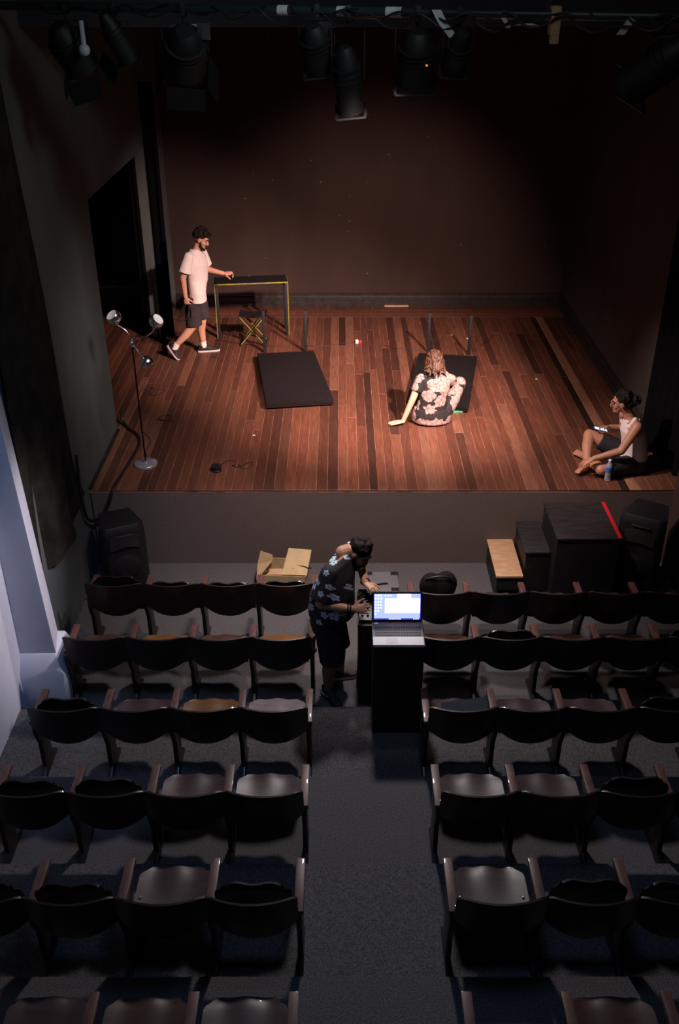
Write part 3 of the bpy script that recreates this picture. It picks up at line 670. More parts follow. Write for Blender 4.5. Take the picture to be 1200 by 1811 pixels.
def lantern(label, x, drop, aim, L, R, roll=0, barn=False, lens='key', glint=None, body='lantern', extra=None):
    p = pp(x); t = thing('stage_lantern', label, 'stage light', p, 0, None)
    c = V((0, 0, -drop)); d = V(aim).normalized(); s, u = frame(d, (1, 0, 0))
    part('clamp', MB().box((-.018, -.045, -.05), (.018, .045, -.031)).box((-.018, -.048, -.05), (.018, -.036, .04)).box((-.018, .036, -.05), (.018, .048, .04)).tube([(0, 0, -.05), (0, 0, -.09)], .012, 8), M['lantern'], t, bevel=.003)
    yk = [c + s * (R + .02) * sg + (d * 0) for sg in (-1, 1)]
    top = V((0, 0, -.09))
    part('yoke', MB().bar(yk[0], V((yk[0].x, yk[0].y, top.z)) , .03, .006, (0, 1, 0)).bar(yk[1], V((yk[1].x, yk[1].y, top.z)), .03, .006, (0, 1, 0)).bar(V((yk[0].x, yk[0].y, top.z)), V((yk[1].x, yk[1].y, top.z)), .03, .006, (0, 1, 0)), M['lantern'], t)
    part('housing', MB().lathe([(1e-4, -L * .55), (R * .45, -L * .55), (R * .7, -L * .45), (R * .92, -L * .2), (R, 0), (R, L * .45), (R * 1.03, L * .5), (R * .95, L * .5), (R * .9, L * .42), (1e-4, L * .40)], c, d, 28), M[body], t, True)
    part('lens', MB().lathe([(1e-4, L * .45), (R * .6, L * .44), (R * .88, L * .425), (R * .88, L * .41), (1e-4, L * .41)], c, d, 28), M[lens], t, True)
    fr = MB()
    for k in range(4):
        a = PI / 2 * k; e1 = s * math.cos(a) + u * math.sin(a); e2 = -s * math.sin(a) + u * math.cos(a)
        q = c + d * L * .52 + e1 * R * 1.12
        if barn: fr.bar(q - e2 * 0, q + d * R * 1.1 + e1 * R * .5, R * 2.0, .004, e2)
        else: fr.bar(q - e2 * R * 1.12, q + e2 * R * 1.12, .012, .02)
    part('barn_door' if barn else 'gel_frame', fr, M['lantern'], t)
    for k in range(3): part('cooling_fin', MB().lathe([(R * .96, -.004), (R * 1.05, -.004), (R * 1.05, .004), (R * .96, .004)], c - d * L * (.02 + .10 * k), d, 24), M['lantern'], t, True)
    if glint: part('bracket', MB().box((-.10, -.008, -.015), (.10, .02, .003), Matrix.Translation(V(glint))), M['steel'], t, bevel=.002)
    if extra: extra(t)
    return t
M['pearl'] = mat('pearl_glass', (.45, .47, .55), .15)
lantern('big dark stage light at the pillar end of the pipe', -2.0, .27, (.3, .5, -.8), .34, .13, barn=True,
        extra=lambda t: part('bulb', MB().ball((.15, -.20, -.27), .042, n=20, m=12).lathe([(.02, 0), (.018, .06), (.018, .16), (0, .16)], (.15, -.20, -.24), n=12), M['pearl'], t, True, label='round glass bulb'))
lantern('slim stage light hanging second along the pipe from the pillar end', -1.62, .20, (.35, .35, -.85), .34, .075)
lantern('large stage light with barn doors third from the pillar end', -1.10, .27, (-.1, .6, -.6), .36, .14, barn=True, glint=(0, 0, -.10))
lantern('stage light with a bright silver flap near the pipe middle', -.16, .22, (.15, .5, -.8), .30, .10)
lantern('long stage light hanging lowest of all at the pipe middle', .05, .42, (.1, .35, -.93), .42, .09, lens='warmlens')
lantern('boxy stage light with a tiny amber lamp glow', .50, .27, (0, .4, -.85), .34, .12, extra=lambda t: part('indicator', MB().ball((.06, -.13, -.30), .008), M['amber'], t, True, label='tiny amber glow'))
lantern('small stage light under the hanging pale tape tail', .76, .22, (-.1, .6, -.6), .28, .08)
lantern('large stage light tilted toward the stage at the pipe far end from the pillar', 1.95, .27, (-.55, .5, -.55), .42, .12, glint=(.02, 0, -.10), extra=lambda t: part('small_lens', MB().lathe([(1e-4, 0), (.02, 0), (.026, .03), (.02, .05), (1e-4, .05)], (.17, .05, -.26), (0, -1, -.2), 16), M['tan'], t, True, label='small tan lens'))
def silver_flap(x, dx, dz, w_, h_, lab):
    p = pp(x)
    b = MB()
    for k in range(4): b.box((-w_ / 2 + k * w_ / 4, -.006 - .002 * (k % 2), -h_), (-w_ / 2 + (k + 1) * w_ / 4 - .002, .004, 0))
    o = tag(part('lantern_shutter', b, M['steel'], bevel=.001), lab, 'shutter'); o.location = p + V((dx, -.06, dz)); o.rotation_euler = (math.radians(25), 0, math.radians(4)); return o
silver_flap(-.95, .0, -.08, .09, .12, 'ribbed silver shutter beside the large barn-door light')
silver_flap(-.16, .06, -.06, .09, .15, 'ribbed silver shutter on the light near the pipe middle')
for i, (x0, x1, sag, dy, ph) in enumerate(((-1.6, -.5, .05, -.05, 0), (-.9, .1, .09, -.06, 1), (-.35, .45, .07, -.045, 2), (.0, .95, .10, -.06, 3), (.55, 1.4, .08, -.05, 1.5), (1.0, 2.0, .09, -.06, .7), (1.5, 2.35, .06, -.05, 2.2), (-2.3, -1.2, .04, -.05, .4))):
    pts = []
    for k in range(13):
        f = k / 12; p = pp(x0 + (x1 - x0) * f)
        pts.append(p + V((.02 * math.sin(k * 2.1 + ph), dy + .02 * math.sin(k * 1.3 + ph), .03 * math.sin(k * 1.7 + ph) - sag * math.sin(PI * f) * abs(math.sin(2 * PI * f + ph)))))
    cable('rig_cable', pts, .007, 'black cable looped along the lighting pipe ' + ('between the barn-door and silver flap lights', 'from the barn-door light to the lowest light', 'around the lowest light at the middle', 'from the middle to the pale tape tail', 'behind the hanging pale tape tail', 'between the tape tail and the tan clamp', 'by the tilted light at its far end', 'between the two lights at the pillar end')[i], 'cable', 'cables on the lighting pipe', sm=1)

# ------------------------------------------------------------------ people
M['skin_a'] = mat('warm_skin', (.56, .30, .20), .5, var=.06, scale=20)
M['skin_b'] = mat('pale_skin', (.62, .36, .25), .5, var=.06, scale=20)
M['skin_c'] = mat('tan_skin', (.42, .21, .125), .5, var=.06, scale=20)
M['skin_d'] = mat('brown_skin', (.36, .20, .13), .5, var=.06, scale=20)
M['hair_dark'] = mat('black_hair', (.008, .006, .005), .75, var=.4, scale=60, bump=.3, bscale=120, spec=.25)
M['hair_brown'] = mat('light_brown_hair', (.032, .014, .008), .5, col2=(.115, .055, .028), var=.4, scale=22, bump=.5, bscale=90)
M['eye'] = mat('dark_eye', (.02, .015, .012), .2)
M['tee'] = mat('white_cotton', (.74, .66, .63), .85, var=.03, scale=6, bump=.5, bscale=11)
M['print'] = mat('grey_tee_print', (.40, .35, .33), .85)
M['shorts'] = mat('charcoal_cotton', (.035, .026, .030), .85, var=.3, scale=14, bump=.3, bscale=18)
M['shorts_n'] = mat('navy_cotton', (.014, .015, .020), .85, var=.3, scale=14, bump=.3, bscale=18)
M['sole'] = mat('white_rubber', (.62, .52, .50), .6)
M['shoe'] = mat('black_canvas', (.016, .013, .016), .7)
M['shoe_b'] = mat('brown_canvas', (.06, .045, .038), .7)
M['sock'] = mat('white_sock', (.75, .70, .68), .9)

def flower_big(name):
    m = bpy.data.materials.new(name); m.use_nodes = True; t = m.node_tree; N = t.nodes; L = t.links; b = N['Principled BSDF']
    b.inputs['Roughness'].default_value = .8
    tc = N.new('ShaderNodeTexCoord'); nz = N.new('ShaderNodeTexNoise'); nz.inputs['Scale'].default_value = 26; nz.inputs['Detail'].default_value = 1
    mx = N.new('ShaderNodeMix'); mx.data_type = 'VECTOR'; mx.inputs[0].default_value = .035
    L.new(tc.outputs['Object'], nz.inputs['Vector']); L.new(tc.outputs['Object'], mx.inputs[4]); L.new(nz.outputs['Color'], mx.inputs[5])
    v1 = N.new('ShaderNodeTexVoronoi'); v1.inputs['Scale'].default_value = 7.2
    v2 = N.new('ShaderNodeTexVoronoi'); v2.inputs['Scale'].default_value = 17
    v3 = N.new('ShaderNodeTexVoronoi'); v3.inputs['Scale'].default_value = 17; v3.feature = 'DISTANCE_TO_EDGE'
    for v in (v1, v2, v3): L.new(mx.outputs[1], v.inputs['Vector'])
    a = N.new('ShaderNodeMath'); a.operation = 'MULTIPLY_ADD'; a.inputs[1].default_value = .22; L.new(v2.outputs['Distance'], a.inputs[0]); L.new(v1.outputs['Distance'], a.inputs[2])
    lt = N.new('ShaderNodeMath'); lt.operation = 'LESS_THAN'; lt.inputs[1].default_value = .70; L.new(a.outputs[0], lt.inputs[0])
    r3 = N.new('ShaderNodeValToRGB'); r3.color_ramp.elements[0].position = .015; r3.color_ramp.elements[1].position = .075
    r3.color_ramp.elements[0].color = (.13, .08, .075, 1); r3.color_ramp.elements[1].color = (.35, .255, .23, 1); L.new(v3.outputs['Distance'], r3.inputs[0])
    c = N.new('ShaderNodeMix'); c.data_type = 'RGBA'; c.inputs[6].default_value = (.011, .008, .010, 1); L.new(lt.outputs[0], c.inputs[0]); L.new(r3.outputs[0], c.inputs[7])
    L.new(c.outputs[2], b.inputs['Base Color']); return m
def flower_small(name):
    """scattered five-petal flowers; pattern laid out along the cloth's side (x - y) and height"""
    m = bpy.data.materials.new(name); m.use_nodes = True; t = m.node_tree; N = t.nodes; L = t.links; b = N['Principled BSDF']
    b.inputs['Roughness'].default_value = .85
    def mt(op, a, c=None, d=None):
        n = N.new('ShaderNodeMath'); n.operation = op
        for i, q in enumerate((a, c, d)):
            if q is None: continue
            if isinstance(q, (int, float)): n.inputs[i].default_value = q
            else: L.new(q, n.inputs[i])
        return n.outputs[0]
    tc = N.new('ShaderNodeTexCoord'); sp = N.new('ShaderNodeSeparateXYZ'); L.new(tc.outputs['Object'], sp.inputs[0])
    u = mt('SUBTRACT', mt('MULTIPLY', sp.outputs[0], .9), mt('MULTIPLY', sp.outputs[1], .75))
    v = mt('ADD', mt('MULTIPLY_ADD', sp.outputs[1], .55, sp.outputs[2]), mt('MULTIPLY', sp.outputs[0], .45))
    cv = N.new('ShaderNodeCombineXYZ'); L.new(u, cv.inputs[0]); L.new(v, cv.inputs[1])
    vo = N.new('ShaderNodeTexVoronoi'); vo.voronoi_dimensions = '2D'; vo.inputs['Scale'].default_value = 9.0; vo.inputs['Randomness'].default_value = .75
    L.new(cv.outputs[0], vo.inputs['Vector'])
    sb = N.new('ShaderNodeVectorMath'); sb.operation = 'SUBTRACT'; L.new(cv.outputs[0], sb.inputs[0]); L.new(vo.outputs['Position'], sb.inputs[1])
    s2 = N.new('ShaderNodeSeparateXYZ'); L.new(sb.outputs[0], s2.inputs[0])
    sc = N.new('ShaderNodeSeparateColor'); L.new(vo.outputs['Color'], sc.inputs[0])
    ang = mt('ARCTAN2', s2.outputs[1], s2.outputs[0]); ang = mt('MULTIPLY_ADD', sc.outputs[0], 6.28, ang)
    r = mt('SQRT', mt('ADD', mt('MULTIPLY', s2.outputs[0], s2.outputs[0]), mt('MULTIPLY', s2.outputs[1], s2.outputs[1])))
    R = mt('MULTIPLY_ADD', mt('ABSOLUTE', mt('COSINE', mt('MULTIPLY', ang, 2.5))), .016, .022)
    R = mt('MULTIPLY', R, mt('MULTIPLY_ADD', sc.outputs[1], .35, .75))
    inn = mt('LESS_THAN', r, R); core = mt('LESS_THAN', r, mt('MULTIPLY', R, .24))
    c1 = N.new('ShaderNodeMix'); c1.data_type = 'RGBA'; c1.inputs[6].default_value = (.42, .44, .60, 1); c1.inputs[7].default_value = (.34, .48, .56, 1); L.new(sc.outputs[2], c1.inputs[0])
    c2 = N.new('ShaderNodeMix'); c2.data_type = 'RGBA'; L.new(core, c2.inputs[0]); L.new(c1.outputs[2], c2.inputs[6]); c2.inputs[7].default_value = (.05, .05, .10, 1)
    c3 = N.new('ShaderNodeMix'); c3.data_type = 'RGBA'; c3.inputs[6].default_value = (.010, .010, .014, 1); L.new(inn, c3.inputs[0]); L.new(c2.outputs[2], c3.inputs[7])
    L.new(c3.outputs[2], b.inputs['Base Color']); return m
M['bloom'] = flower_big('black_cloth_big_cream_flowers'); M['hibiscus'] = flower_small('black_cloth_pale_blue_flowers')

def headframe(f, u):
    f = V(f).normalized(); u = V(u); u = (u - f * u.dot(f)).normalized(); return f.cross(u), f, u
def head(mb, c, F):
    X, Y, Z = F; c = V(c); p = lambda x, y, z: c + X * x + Y * y + Z * z
    B = lambda q, r: mb.ball(p(*q), r, F, 16, 10)
    B((0, -.012, .028), (.075, .093, .088)); B((0, .028, -.035), (.060, .060, .078)); B((0, .042, -.085), (.044, .042, .030))
    mb.limb([p(0, .086, .006), p(0, .106, -.030)], [.009, .014]); B((0, .098, -.036), (.018, .012, .010))
    mb.limb([p(-.036, .070, .022), p(0, .083, .024), p(.036, .070, .022)], [.012, .013, .012])
    mb.limb([p(-.019, .083, -.062), p(.019, .083, -.062)], [.008, .008]); mb.limb([p(-.016, .081, -.073), p(.016, .081, -.073)], [.008, .008])
    B((0, .074, -.098), (.020, .018, .016))
    for s in (-1, 1): B((s * .036, .055, -.030), (.027, .030, .026)); B((s * .078, -.004, -.012), (.011, .022, .032)); B((s * .066, .0, -.01), (.016, .02, .02))
def face_bits(t, c, F, brow='hair_dark'):
    X, Y, Z = F; c = V(c); p = lambda x, y, z: c + X * x + Y * y + Z * z
    for s in (-1, 1):
        part('eye', MB().ball(p(s * .031, .079, .002), (.014, .008, .007), F), M['eye'], t, True)
        part('eyebrow', MB().limb([p(s * .014, .094, .026), p(s * .034, .088, .031), p(s * .050, .073, .026)], [.0045, .005, .003], 8), M[brow], t, True)
    part('mouth', MB().limb([p(-.020, .0895, -.0675), p(0, .0925, -.067), p(.020, .0895, -.0675)], [.003, .0035, .003], 8), mat('lip_tone', (.30, .11, .09), .5), t, True)
def hand(mb, w, d, n, th, curl=(.35, .45, .35), spread=1.0, thumb=.6, s=1.0, fist=None):
    """wrist, pointing direction, palm normal, thumb side"""
    w, d = V(w), V(d).normalized(); n = V(n); n = (n - d * n.dot(d)).normalized(); th = V(th); th = d.cross(n) if d.cross(n).dot(th) > 0 else -d.cross(n)
    mb.loft([(w - d * .02, th, n, .027 * s, .020 * s), (w + d * .02 * s, th, n, .031 * s, .019 * s), (w + d * .055 * s, th, n, .040 * s, .017 * s), (w + d * .090 * s, th, n, .041 * s, .014 * s), (w + d * .098 * s, th, n, .037 * s, .010 * s)], 14)
    for o, ln in ((.0335, .070), (.0115, .080), (-.0115, .074), (-.0335, .057)):
        a = 0; q = w + (d * .088 + th * o) * s; pts = [q]
        dd = (d + th * o * 3.2 * spread).normalized()
        for k, fr in enumerate((.45, .31, .24)):
            a += curl[k]
            q = q + (dd * math.cos(a) + n * math.sin(a)) * ln * fr * s; pts.append(q)
        mb.limb(pts, [.0088 * s, .0082 * s, .0076 * s, .0066 * s], 10)
    q = w + (d * .022 + th * .026) * s; pts = [q]; dd = (d * .75 + th * .75 + n * .15).normalized()
    for k, ln in enumerate((.040, .034, .028)):
        q = q + dd * ln * s; pts.append(q); dd = (dd + (d * .35 + n * thumb - th * .25) * .5).normalized()
    mb.limb(pts, [.014 * s, .0115 * s, .0095 * s, .0078 * s], 10)
def bare_foot(mb, ank, toe, up=(0, 0, 1), side=1):
    a, b = V(ank), V(toe); d = (b - a); d = d.normalized(); up = V(up); up = (up - d * up.dot(d)).normalized(); s = d.cross(up) * side
    heel = a - d * .045 - up * .045
    mb.ball(heel, (.034, .034, .034)); mb.cone(heel, a, .034, .034)
    ball_ = b - d * .045
    mb.loft([(heel + d * .0, s, up, .032, .032), (heel + (ball_ - heel) * .5 + up * .012, s, up, .036, .032), (ball_, s, up, .045, .019), (ball_ + d * .012, s, up, .044, .014)], 14)
    mb.limb([a, heel + (ball_ - heel) * .6 + up * .01], [.036, .028])
    for k, (o, ln, r) in enumerate(((.031, .052, .0125), (.011, .050, .0088), (-.007, .045, .0084), (-.023, .039, .0080), (-.037, .031, .0078))):
        q = ball_ + s * o + d * .008; mb.limb([q, q + d * ln * .55 + up * .003, q + d * ln - up * .006], [r, r, r * .9], 10)
def shoe(t, ank, toe, up, upper, wd=.046, sole='sole', sock=None):
    a, b = V(ank), V(toe); up0 = V(up).normalized(); d = b - a; d = (d - up0 * d.dot(up0)).normalized(); s = d.cross(up0)
    h = (b - a).dot(up0); base = a + up0 * (h - .014)                    # sole plane through the toe
    ln = (b - a).dot(d)
    q = lambda f, z: base + d * f + up0 * z
    prof = [(-.085, .026), (-.07, .036), (-.02, wd * .88), (ln * .35, wd * .86), (ln * .65, wd), (ln * .88, wd * .85), (ln, wd * .45), (ln + .012, .012)]
    sh = part('shoe', MB().rings([[q(f, z) + s * k * w_ for f, w_ in prof for k in (1,)] + [q(f, z) - s * w_ for f, w_ in reversed(prof)] for z in (0, .024)]), M[sole], t, False, .004, label=None)
    mb = MB()
    mb.loft([(q(-.076, .05), s, up0, .020, .042), (q(-.06, .055), s, up0, .033, .050), (q(-.01, .052), s, up0, wd * .85, .052), (q(ln * .35, .045), s, up0, wd * .84, .042), (q(ln * .65, .034), s, up0, wd * .95, .026), (q(ln * .9, .028), s, up0, wd * .74, .018), (q(ln + .004, .024), s, up0, wd * .35, .010)], 16)
    mb.cone(q(-.025, .05), q(-.03, .098), .044, .042)
    remesh('upper', mb, M[upper], sh, .006, 3)
    if sock: part('sock', MB().loft([(a - up0 * .03, s, d, .038, .044), (a + up0 * .055 + d * .0, s, d, .041, .045), (a + up0 * .060, s, d, .038, .042)], 18), M[sock], t, True)
    return sh
def curls(mb, c, F, n, fn, r=(.014, .024)):
    X, Y, Z = F; c = V(c)
    k = 0
    while k < n:
        v = rng.normal(size=3); v /= np.linalg.norm(v)
        q = fn(v)
        if q is None: continue
        mb.ball(c + X * q[0] + Y * q[1] + Z * q[2], rng.uniform(*r), F, 8, 6); k += 1

# -- the walking man
t = thing('person', 'bearded man in white t-shirt and dark shorts walking past the table', 'person', (-1.90, 12.50, .9))
F = headframe((.86, -.12, -.42), (.42, 0, .9)); hc = V((.085, 0, 1.595))
sh = V((.14, .36, -.045)).normalized(); fr = V((1, -.30, 0)).normalized(); up = V((0, 0, 1))
b = MB(); head(b, hc, F)
b.limb([(-.005, .0, 1.42), (.03, 0, 1.49), hc - F[2] * .06 - F[1] * .015], [.062, .053, .052])
b.loft([((-.045, 0, .80), (0, 1, 0), fr, .15, .10), ((-.03, 0, .95), (0, 1, 0), fr, .155, .10), ((-.01, 0, 1.08), sh, fr, .14, .092), ((0, 0, 1.27), sh, fr, .165, .105), ((-.01, 0, 1.39), sh, fr, .16, .08), ((-.01, 0, 1.44), sh, fr, .10, .06)])
b.limb([(-.08, -.165, 1.395), (-.165, -.205, 1.135), (-.150, -.21, .89)], [.055, .042, .029])
b.limb([(.065, .165, 1.375), (.10, .22, 1.135), (.315, .20, 1.085)], [.052, .042, .029])
b.limb([(-.058, -.078, .86), (-.09, -.09, .47), (-.21, -.115, .325), (-.352, -.135, .19)], [.080, .060, .056, .036])
b.limb([(-.03, .080, .86), (.0, .10, .47), (-.025, .115, .33), (-.012, .135, .10)], [.080, .060, .056, .036])
hand(b, (-.150, -.21, .885), (.12, .05, -1), (.25, 1, 0), (1, -.2, 0), (.9, .9, .6), .6, .8)
hand(b, (.32, .20, 1.085), (1, .0, .02), (0, .35, -1), (.1, -1, -.3), (.45, .8, .6), .8, .9)
remesh('body', b, M['skin_a'], t, .0045, 3)
face_bits(t, hc, F)
b = MB(); b.ball(hc + F[1] * -.024 + F[2] * .045, (.084, .096, .086), F, 18, 12)
curls(b, hc, F, 90, lambda v: (v[0] * .082, -.022 + v[1] * .098, .048 + v[2] * .092) if (v[2] > .05 or v[1] < -.35) and not (v[2] < .35 and v[1] > .35) and v[2] > -.75 else None)
b.limb([hc + F[0] * x + F[1] * .074 + F[2] * .088 for x in (-.05, 0, .05)], [.022, .027, .022])
remesh('hair', b, M['hair_dark'], t, .006, 5)
b = MB(); p_ = lambda x, y, z: hc + F[0] * x + F[1] * y + F[2] * z
for s in (-1, 1): b.limb([p_(s * .070, .012, -.02), p_(s * .062, .035, -.075), p_(s * .030, .072, -.108)], [.011, .015, .017])
b.limb([p_(-.030, .075, -.108), p_(0, .086, -.112), p_(.030, .075, -.108)], [.016, .020, .016]); b.limb([p_(-.03, .088, -.052), p_(0, .096, -.050), p_(.03, .088, -.052)], [.006, .007, .006])
remesh('beard', b, M['hair_dark'], t, .005, 2)
b = MB()
b.loft([((-.038, 0, .785), (0, 1, 0), fr, .196, .148), ((-.034, 0, .90), (0, 1, 0), fr, .188, .140), ((-.005, 0, 1.06), sh, fr, .170, .122), ((.0, 0, 1.26), sh, fr, .188, .130), ((-.005, 0, 1.37), sh, fr, .180, .108), ((-.008, 0, 1.43), sh, fr, .120, .080), ((-.006, 0, 1.465), sh, fr, .070, .064)], 24)
b.limb([(-.075, -.150, 1.39), (.06, .155, 1.375)], [.062, .060])
b.cone((-.075, -.155, 1.40), (-.138, -.196, 1.205), .066, .088, 18); b.cone((.062, .160, 1.38), (.092, .208, 1.20), .064, .082, 18)
b.ball((-.075, -.155, 1.40), .066).ball((.062, .160, 1.38), .064)
remesh('t_shirt', b, M['tee'], t, .0065, 3)
pr = MB()
b = MB(); b.loft([((-.045, 0, .93), (0, 1, 0), fr, .165, .112), ((-.05, 0, .84), (0, 1, 0), fr, .178, .122), ((-.05, 0, .76), (0, 1, 0), fr, .175, .12)], 20)
b.loft([((-.06, -.085, .86), (0, 1, 0), (1, 0, -.1), .10, .112), ((-.085, -.09, .66), (0, 1, 0), (1, 0, -.1), .094, .108), ((-.085, -.092, .455), (0, 1, 0), (1, 0, .1), .090, .112)], 18)
b.loft([((-.03, .085, .86), (0, 1, 0), (1, 0, 0), .10, .112), ((-.005, .092, .66), (0, 1, 0), (1, 0, 0), .094, .108), ((.015, .098, .50), (0, 1, 0), (1, 0, .1), .090, .104)], 18)
remesh('shorts', b, M['shorts'], t, .007, 2)
shoe(t, (-.365, -.138, .165), (-.318, -.195, .012), (.62, -.12, .62), 'shoe', .045, 'sole', None)
shoe(t, (-.012, .135, .088), (.195, .175, .014), (0, 0, 1), 'shoe', .045, 'sole', None)
for a0, a1 in (((-.330, -.132, .215), (-.374, -.139, .135)), ((-.014, .133, .155), (-.012, .135, .07))):
    part('sock', MB().cone(a0, a1, .043, .043, 18), M['sock'], t, True)
tag(part('black_remote', MB().ball((.0, 0, 0), (.024, .018, .016), None, 14, 8).box((-.016, -.03, -.010), (.016, .03, .012)), M['plastic'], bevel=.003), 'small black gadget in the outstretched hand of the walking man', 'gadget').location = (-1.90 + .425, 12.50 + .19, .9 + 1.063)
tag(part('strap_loop', MB().tube([(-.14, -.195, .80), (-.20, -.20, .74), (-.27, -.21, .60), (-.30, -.22, .555), (-.24, -.22, .56), (-.17, -.215, .57), (-.13, -.20, .66), (-.115, -.19, .79)], .008, 8, 2).tube([(-.14, -.19, .80), (-.22, -.2, .66), (-.23, -.21, .585), (-.10, -.2, .58), (-.09, -.19, .68), (-.12, -.19, .78)], .006, 8, 2), M['cable'], None, True), 'looped black cable hanging from the lowered hand of the walking man', 'cable').location = (-1.90, 12.50, .9)

# -- the sitting woman seen from behind
t = thing('person', 'woman in black and cream flowered clothes sitting on the boards, seen from behind', 'person', (1.11, 10.28, .9))
F = headframe((.05, .93, -.35), (.0, .3, 1)); hc = V((-.028, .10, .715))
b = MB(); head(b, hc, F)
b.limb([(-.012, .03, .55), (-.02, .06, .63), hc - F[2] * .06], [.055, .048, .048])
sx = V((1, .1, -.03)).normalized(); fy = V((-.1, 1, 0)).normalized()
b.loft([((-.045, -.01, .06), sx, fy, .16, .12), ((-.045, -.01, .14), sx, fy, .17, .12), ((-.035, -.02, .28), sx, fy, .13, .10), ((-.02, .0, .43), sx, fy, .15, .10), ((-.012, .02, .54), sx, fy, .155, .075), ((-.012, .03, .59), sx, fy, .08, .05)])
b.limb([(-.185, .02, .545), (-.275, -.06, .315), (-.378, -.10, .062)], [.050, .039, .027])
b.limb([(.165, .05, .53), (.235, .22, .40), (.14, .42, .45)], [.048, .038, .027])
hand(b, (-.385, -.105, .050), (-1, -.12, -.16), (0, 0, -1), (-.1, 1, 0), (-.05, .0, .0), 1.3, .0)
hand(b, (.14, .42, .45), (-.8, .5, -.1), (0, -.2, -1), (0, 1, 0), (.4, .5, .4))
b.limb([(.24, .56, .215), (.25, .72, .18)], [.036, .022]); b.limb([(-.02, .56, .215), (-.03, .72, .18)], [.036, .022])
bare_foot(b, (.235, .50, .205), (.26, .70, .132)); bare_foot(b, (-.03, .52, .205), (-.04, .72, .132), side=-1)
remesh('body', b, M['skin_b'], t, .0045, 3); face_bits(t, hc, F, 'hair_brown')
b = MB(); b.ball(hc + F[1] * -.022 + F[2] * .035, (.088, .104, .092), F, 18, 12)
curls(b, hc, F, 170, lambda v: (v[0] * .088, -.024 + v[1] * .102, .035 + v[2] * .094) if not (v[1] > .3 and v[2] < .5) else None, (.010, .017))
for k in range(46):
    a = rng.uniform(PI * .96, PI * 2.04); ca, sa = math.cos(a), math.sin(a); rr = rng.uniform(.078, .094)
    q = hc + F[0] * rr * ca + F[1] * (-.02 + rr * sa) + F[2] * rng.uniform(-.02, .05)
    l = rng.uniform(.09, .165); ph = rng.uniform(0, 6.28); pts = []
    for i in range(6):
        f = i / 5; fl = .010 + .018 * f * f
        pts.append(q - F[2] * l * f + F[0] * (ca * fl * 1.2 * f + .010 * math.sin(ph + f * 5.5)) + F[1] * (sa * fl * f + .008 * math.cos(ph + f * 5)))
    b.limb(pts, [.017, .016, .015, .014, .012, .009], 8)
remesh('hair', b, M['hair_brown'], t, .006, 1)
b = MB(); b.loft([((-.045, -.012, .10), sx, fy, .215, .155), ((-.043, -.02, .20), sx, fy, .190, .138), ((-.036, -.022, .30), sx, fy, .170, .122), ((-.022, -.005, .43), sx, fy, .178, .120), ((-.012, .015, .53), sx, fy, .178, .096), ((-.012, .028, .580), sx, fy, .120, .068), ((-.014, .036, .605), sx, fy, .07, .058)], 24)
b.limb([(-.180, .02, .540), (.160, .05, .525)], [.058, .056])
b.cone((-.180, .02, .545), (-.235, -.03, .40), .062, .068, 18); b.cone((.160, .05, .535), (.185, .09, .47), .060, .062, 18)
remesh('blouse', b, M['bloom'], t, .007, 3)
b = MB(); b.loft([((-.045, .0, .002), sx, fy, .185, .135), ((-.045, -.005, .03), sx, fy, .232, .175), ((-.045, -.01, .12), sx, fy, .236, .172), ((-.045, -.012, .20), sx, fy, .205, .150)], 24)
b.limb([(.085, -.01, .115), (.20, .11, .265), (.300, .24, .395)], [.112, .100, .072], 16); b.limb([(.300, .24, .395), (.29, .36, .35), (.242, .485, .235)], [.072, .068, .054], 14)
b.limb([(-.15, .0, .115), (-.13, .14, .27), (-.10, .28, .40)], [.11, .09, .07], 16); b.limb([(-.10, .28, .40), (-.07, .38, .32), (-.035, .50, .235)], [.07, .066, .05], 14)
remesh('trousers', b, M['bloom'], t, .008, 3)

# -- the seated man with the phone
t = thing('person', 'man in white tank top sitting cross-legged on the stage corner with a phone', 'person', (3.0, 9.05, .9))
F = headframe((-.93, .22, -.16), (-.1, 0, 1)); hc = V((-.092, .045, .762))
b = MB(); head(b, hc, F)
b.limb([(.02, .035, .57), (-.02, .04, .66), hc - F[2] * .06 - F[1] * .015], [.062, .052, .052])
sx = V((-.05, .35, -.02)).normalized(); fy = V((-1, -.14, 0)).normalized()
b.loft([((.125, .03, .05), sx, fy, .155, .12), ((.125, .03, .14), sx, fy, .165, .12), ((.11, .03, .28), sx, fy, .14, .10), ((.065, .033, .43), sx, fy, .16, .105), ((.035, .035, .55), sx, fy, .16, .078), ((.025, .035, .60), sx, fy, .10, .06)])
b.limb([(.045, -.150, .565), (-.10, -.215, .325), (-.365, -.205, .235)], [.056, .043, .029])
b.limb([(.01, .215, .545), (.05, .31, .34), (-.10, .265, .375)], [.054, .042, .029])
hand(b, (-.372, -.203, .232), (-.92, -.05, -.52), (.4, .1, -1), (0, 1, .1), (.12, .2, .15), .9, .2)
hand(b, (-.105, .262, .377), (-1, -.06, .02), (-.05, -.55, -.8), (0, -.8, .5), (.35, .7, .5), .8, .9)
b.limb([(.10, .13, .10), (-.11, .20, .20), (-.315, .265, .285)], [.095, .082, .062], 14)
b.limb([(-.315, .265, .285), (-.355, .14, .20), (-.385, -.03, .095)], [.062, .058, .036])
b.limb([(.10, -.07, .10), (-.10, -.15, .115), (-.275, -.205, .105)], [.095, .082, .06], 14)
b.limb([(-.275, -.205, .105), (-.30, -.04, .085), (-.36, .18, .072)], [.06, .056, .036])
bare_foot(b, (-.385, -.045, .085), (-.505, -.150, .048), (-.2, .35, .9), -1)
bare_foot(b, (-.36, .20, .07), (-.425, .34, .042), (-.3, -.1, .9))
remesh('body', b, M['skin_c'], t, .0045, 3); face_bits(t, hc, F)
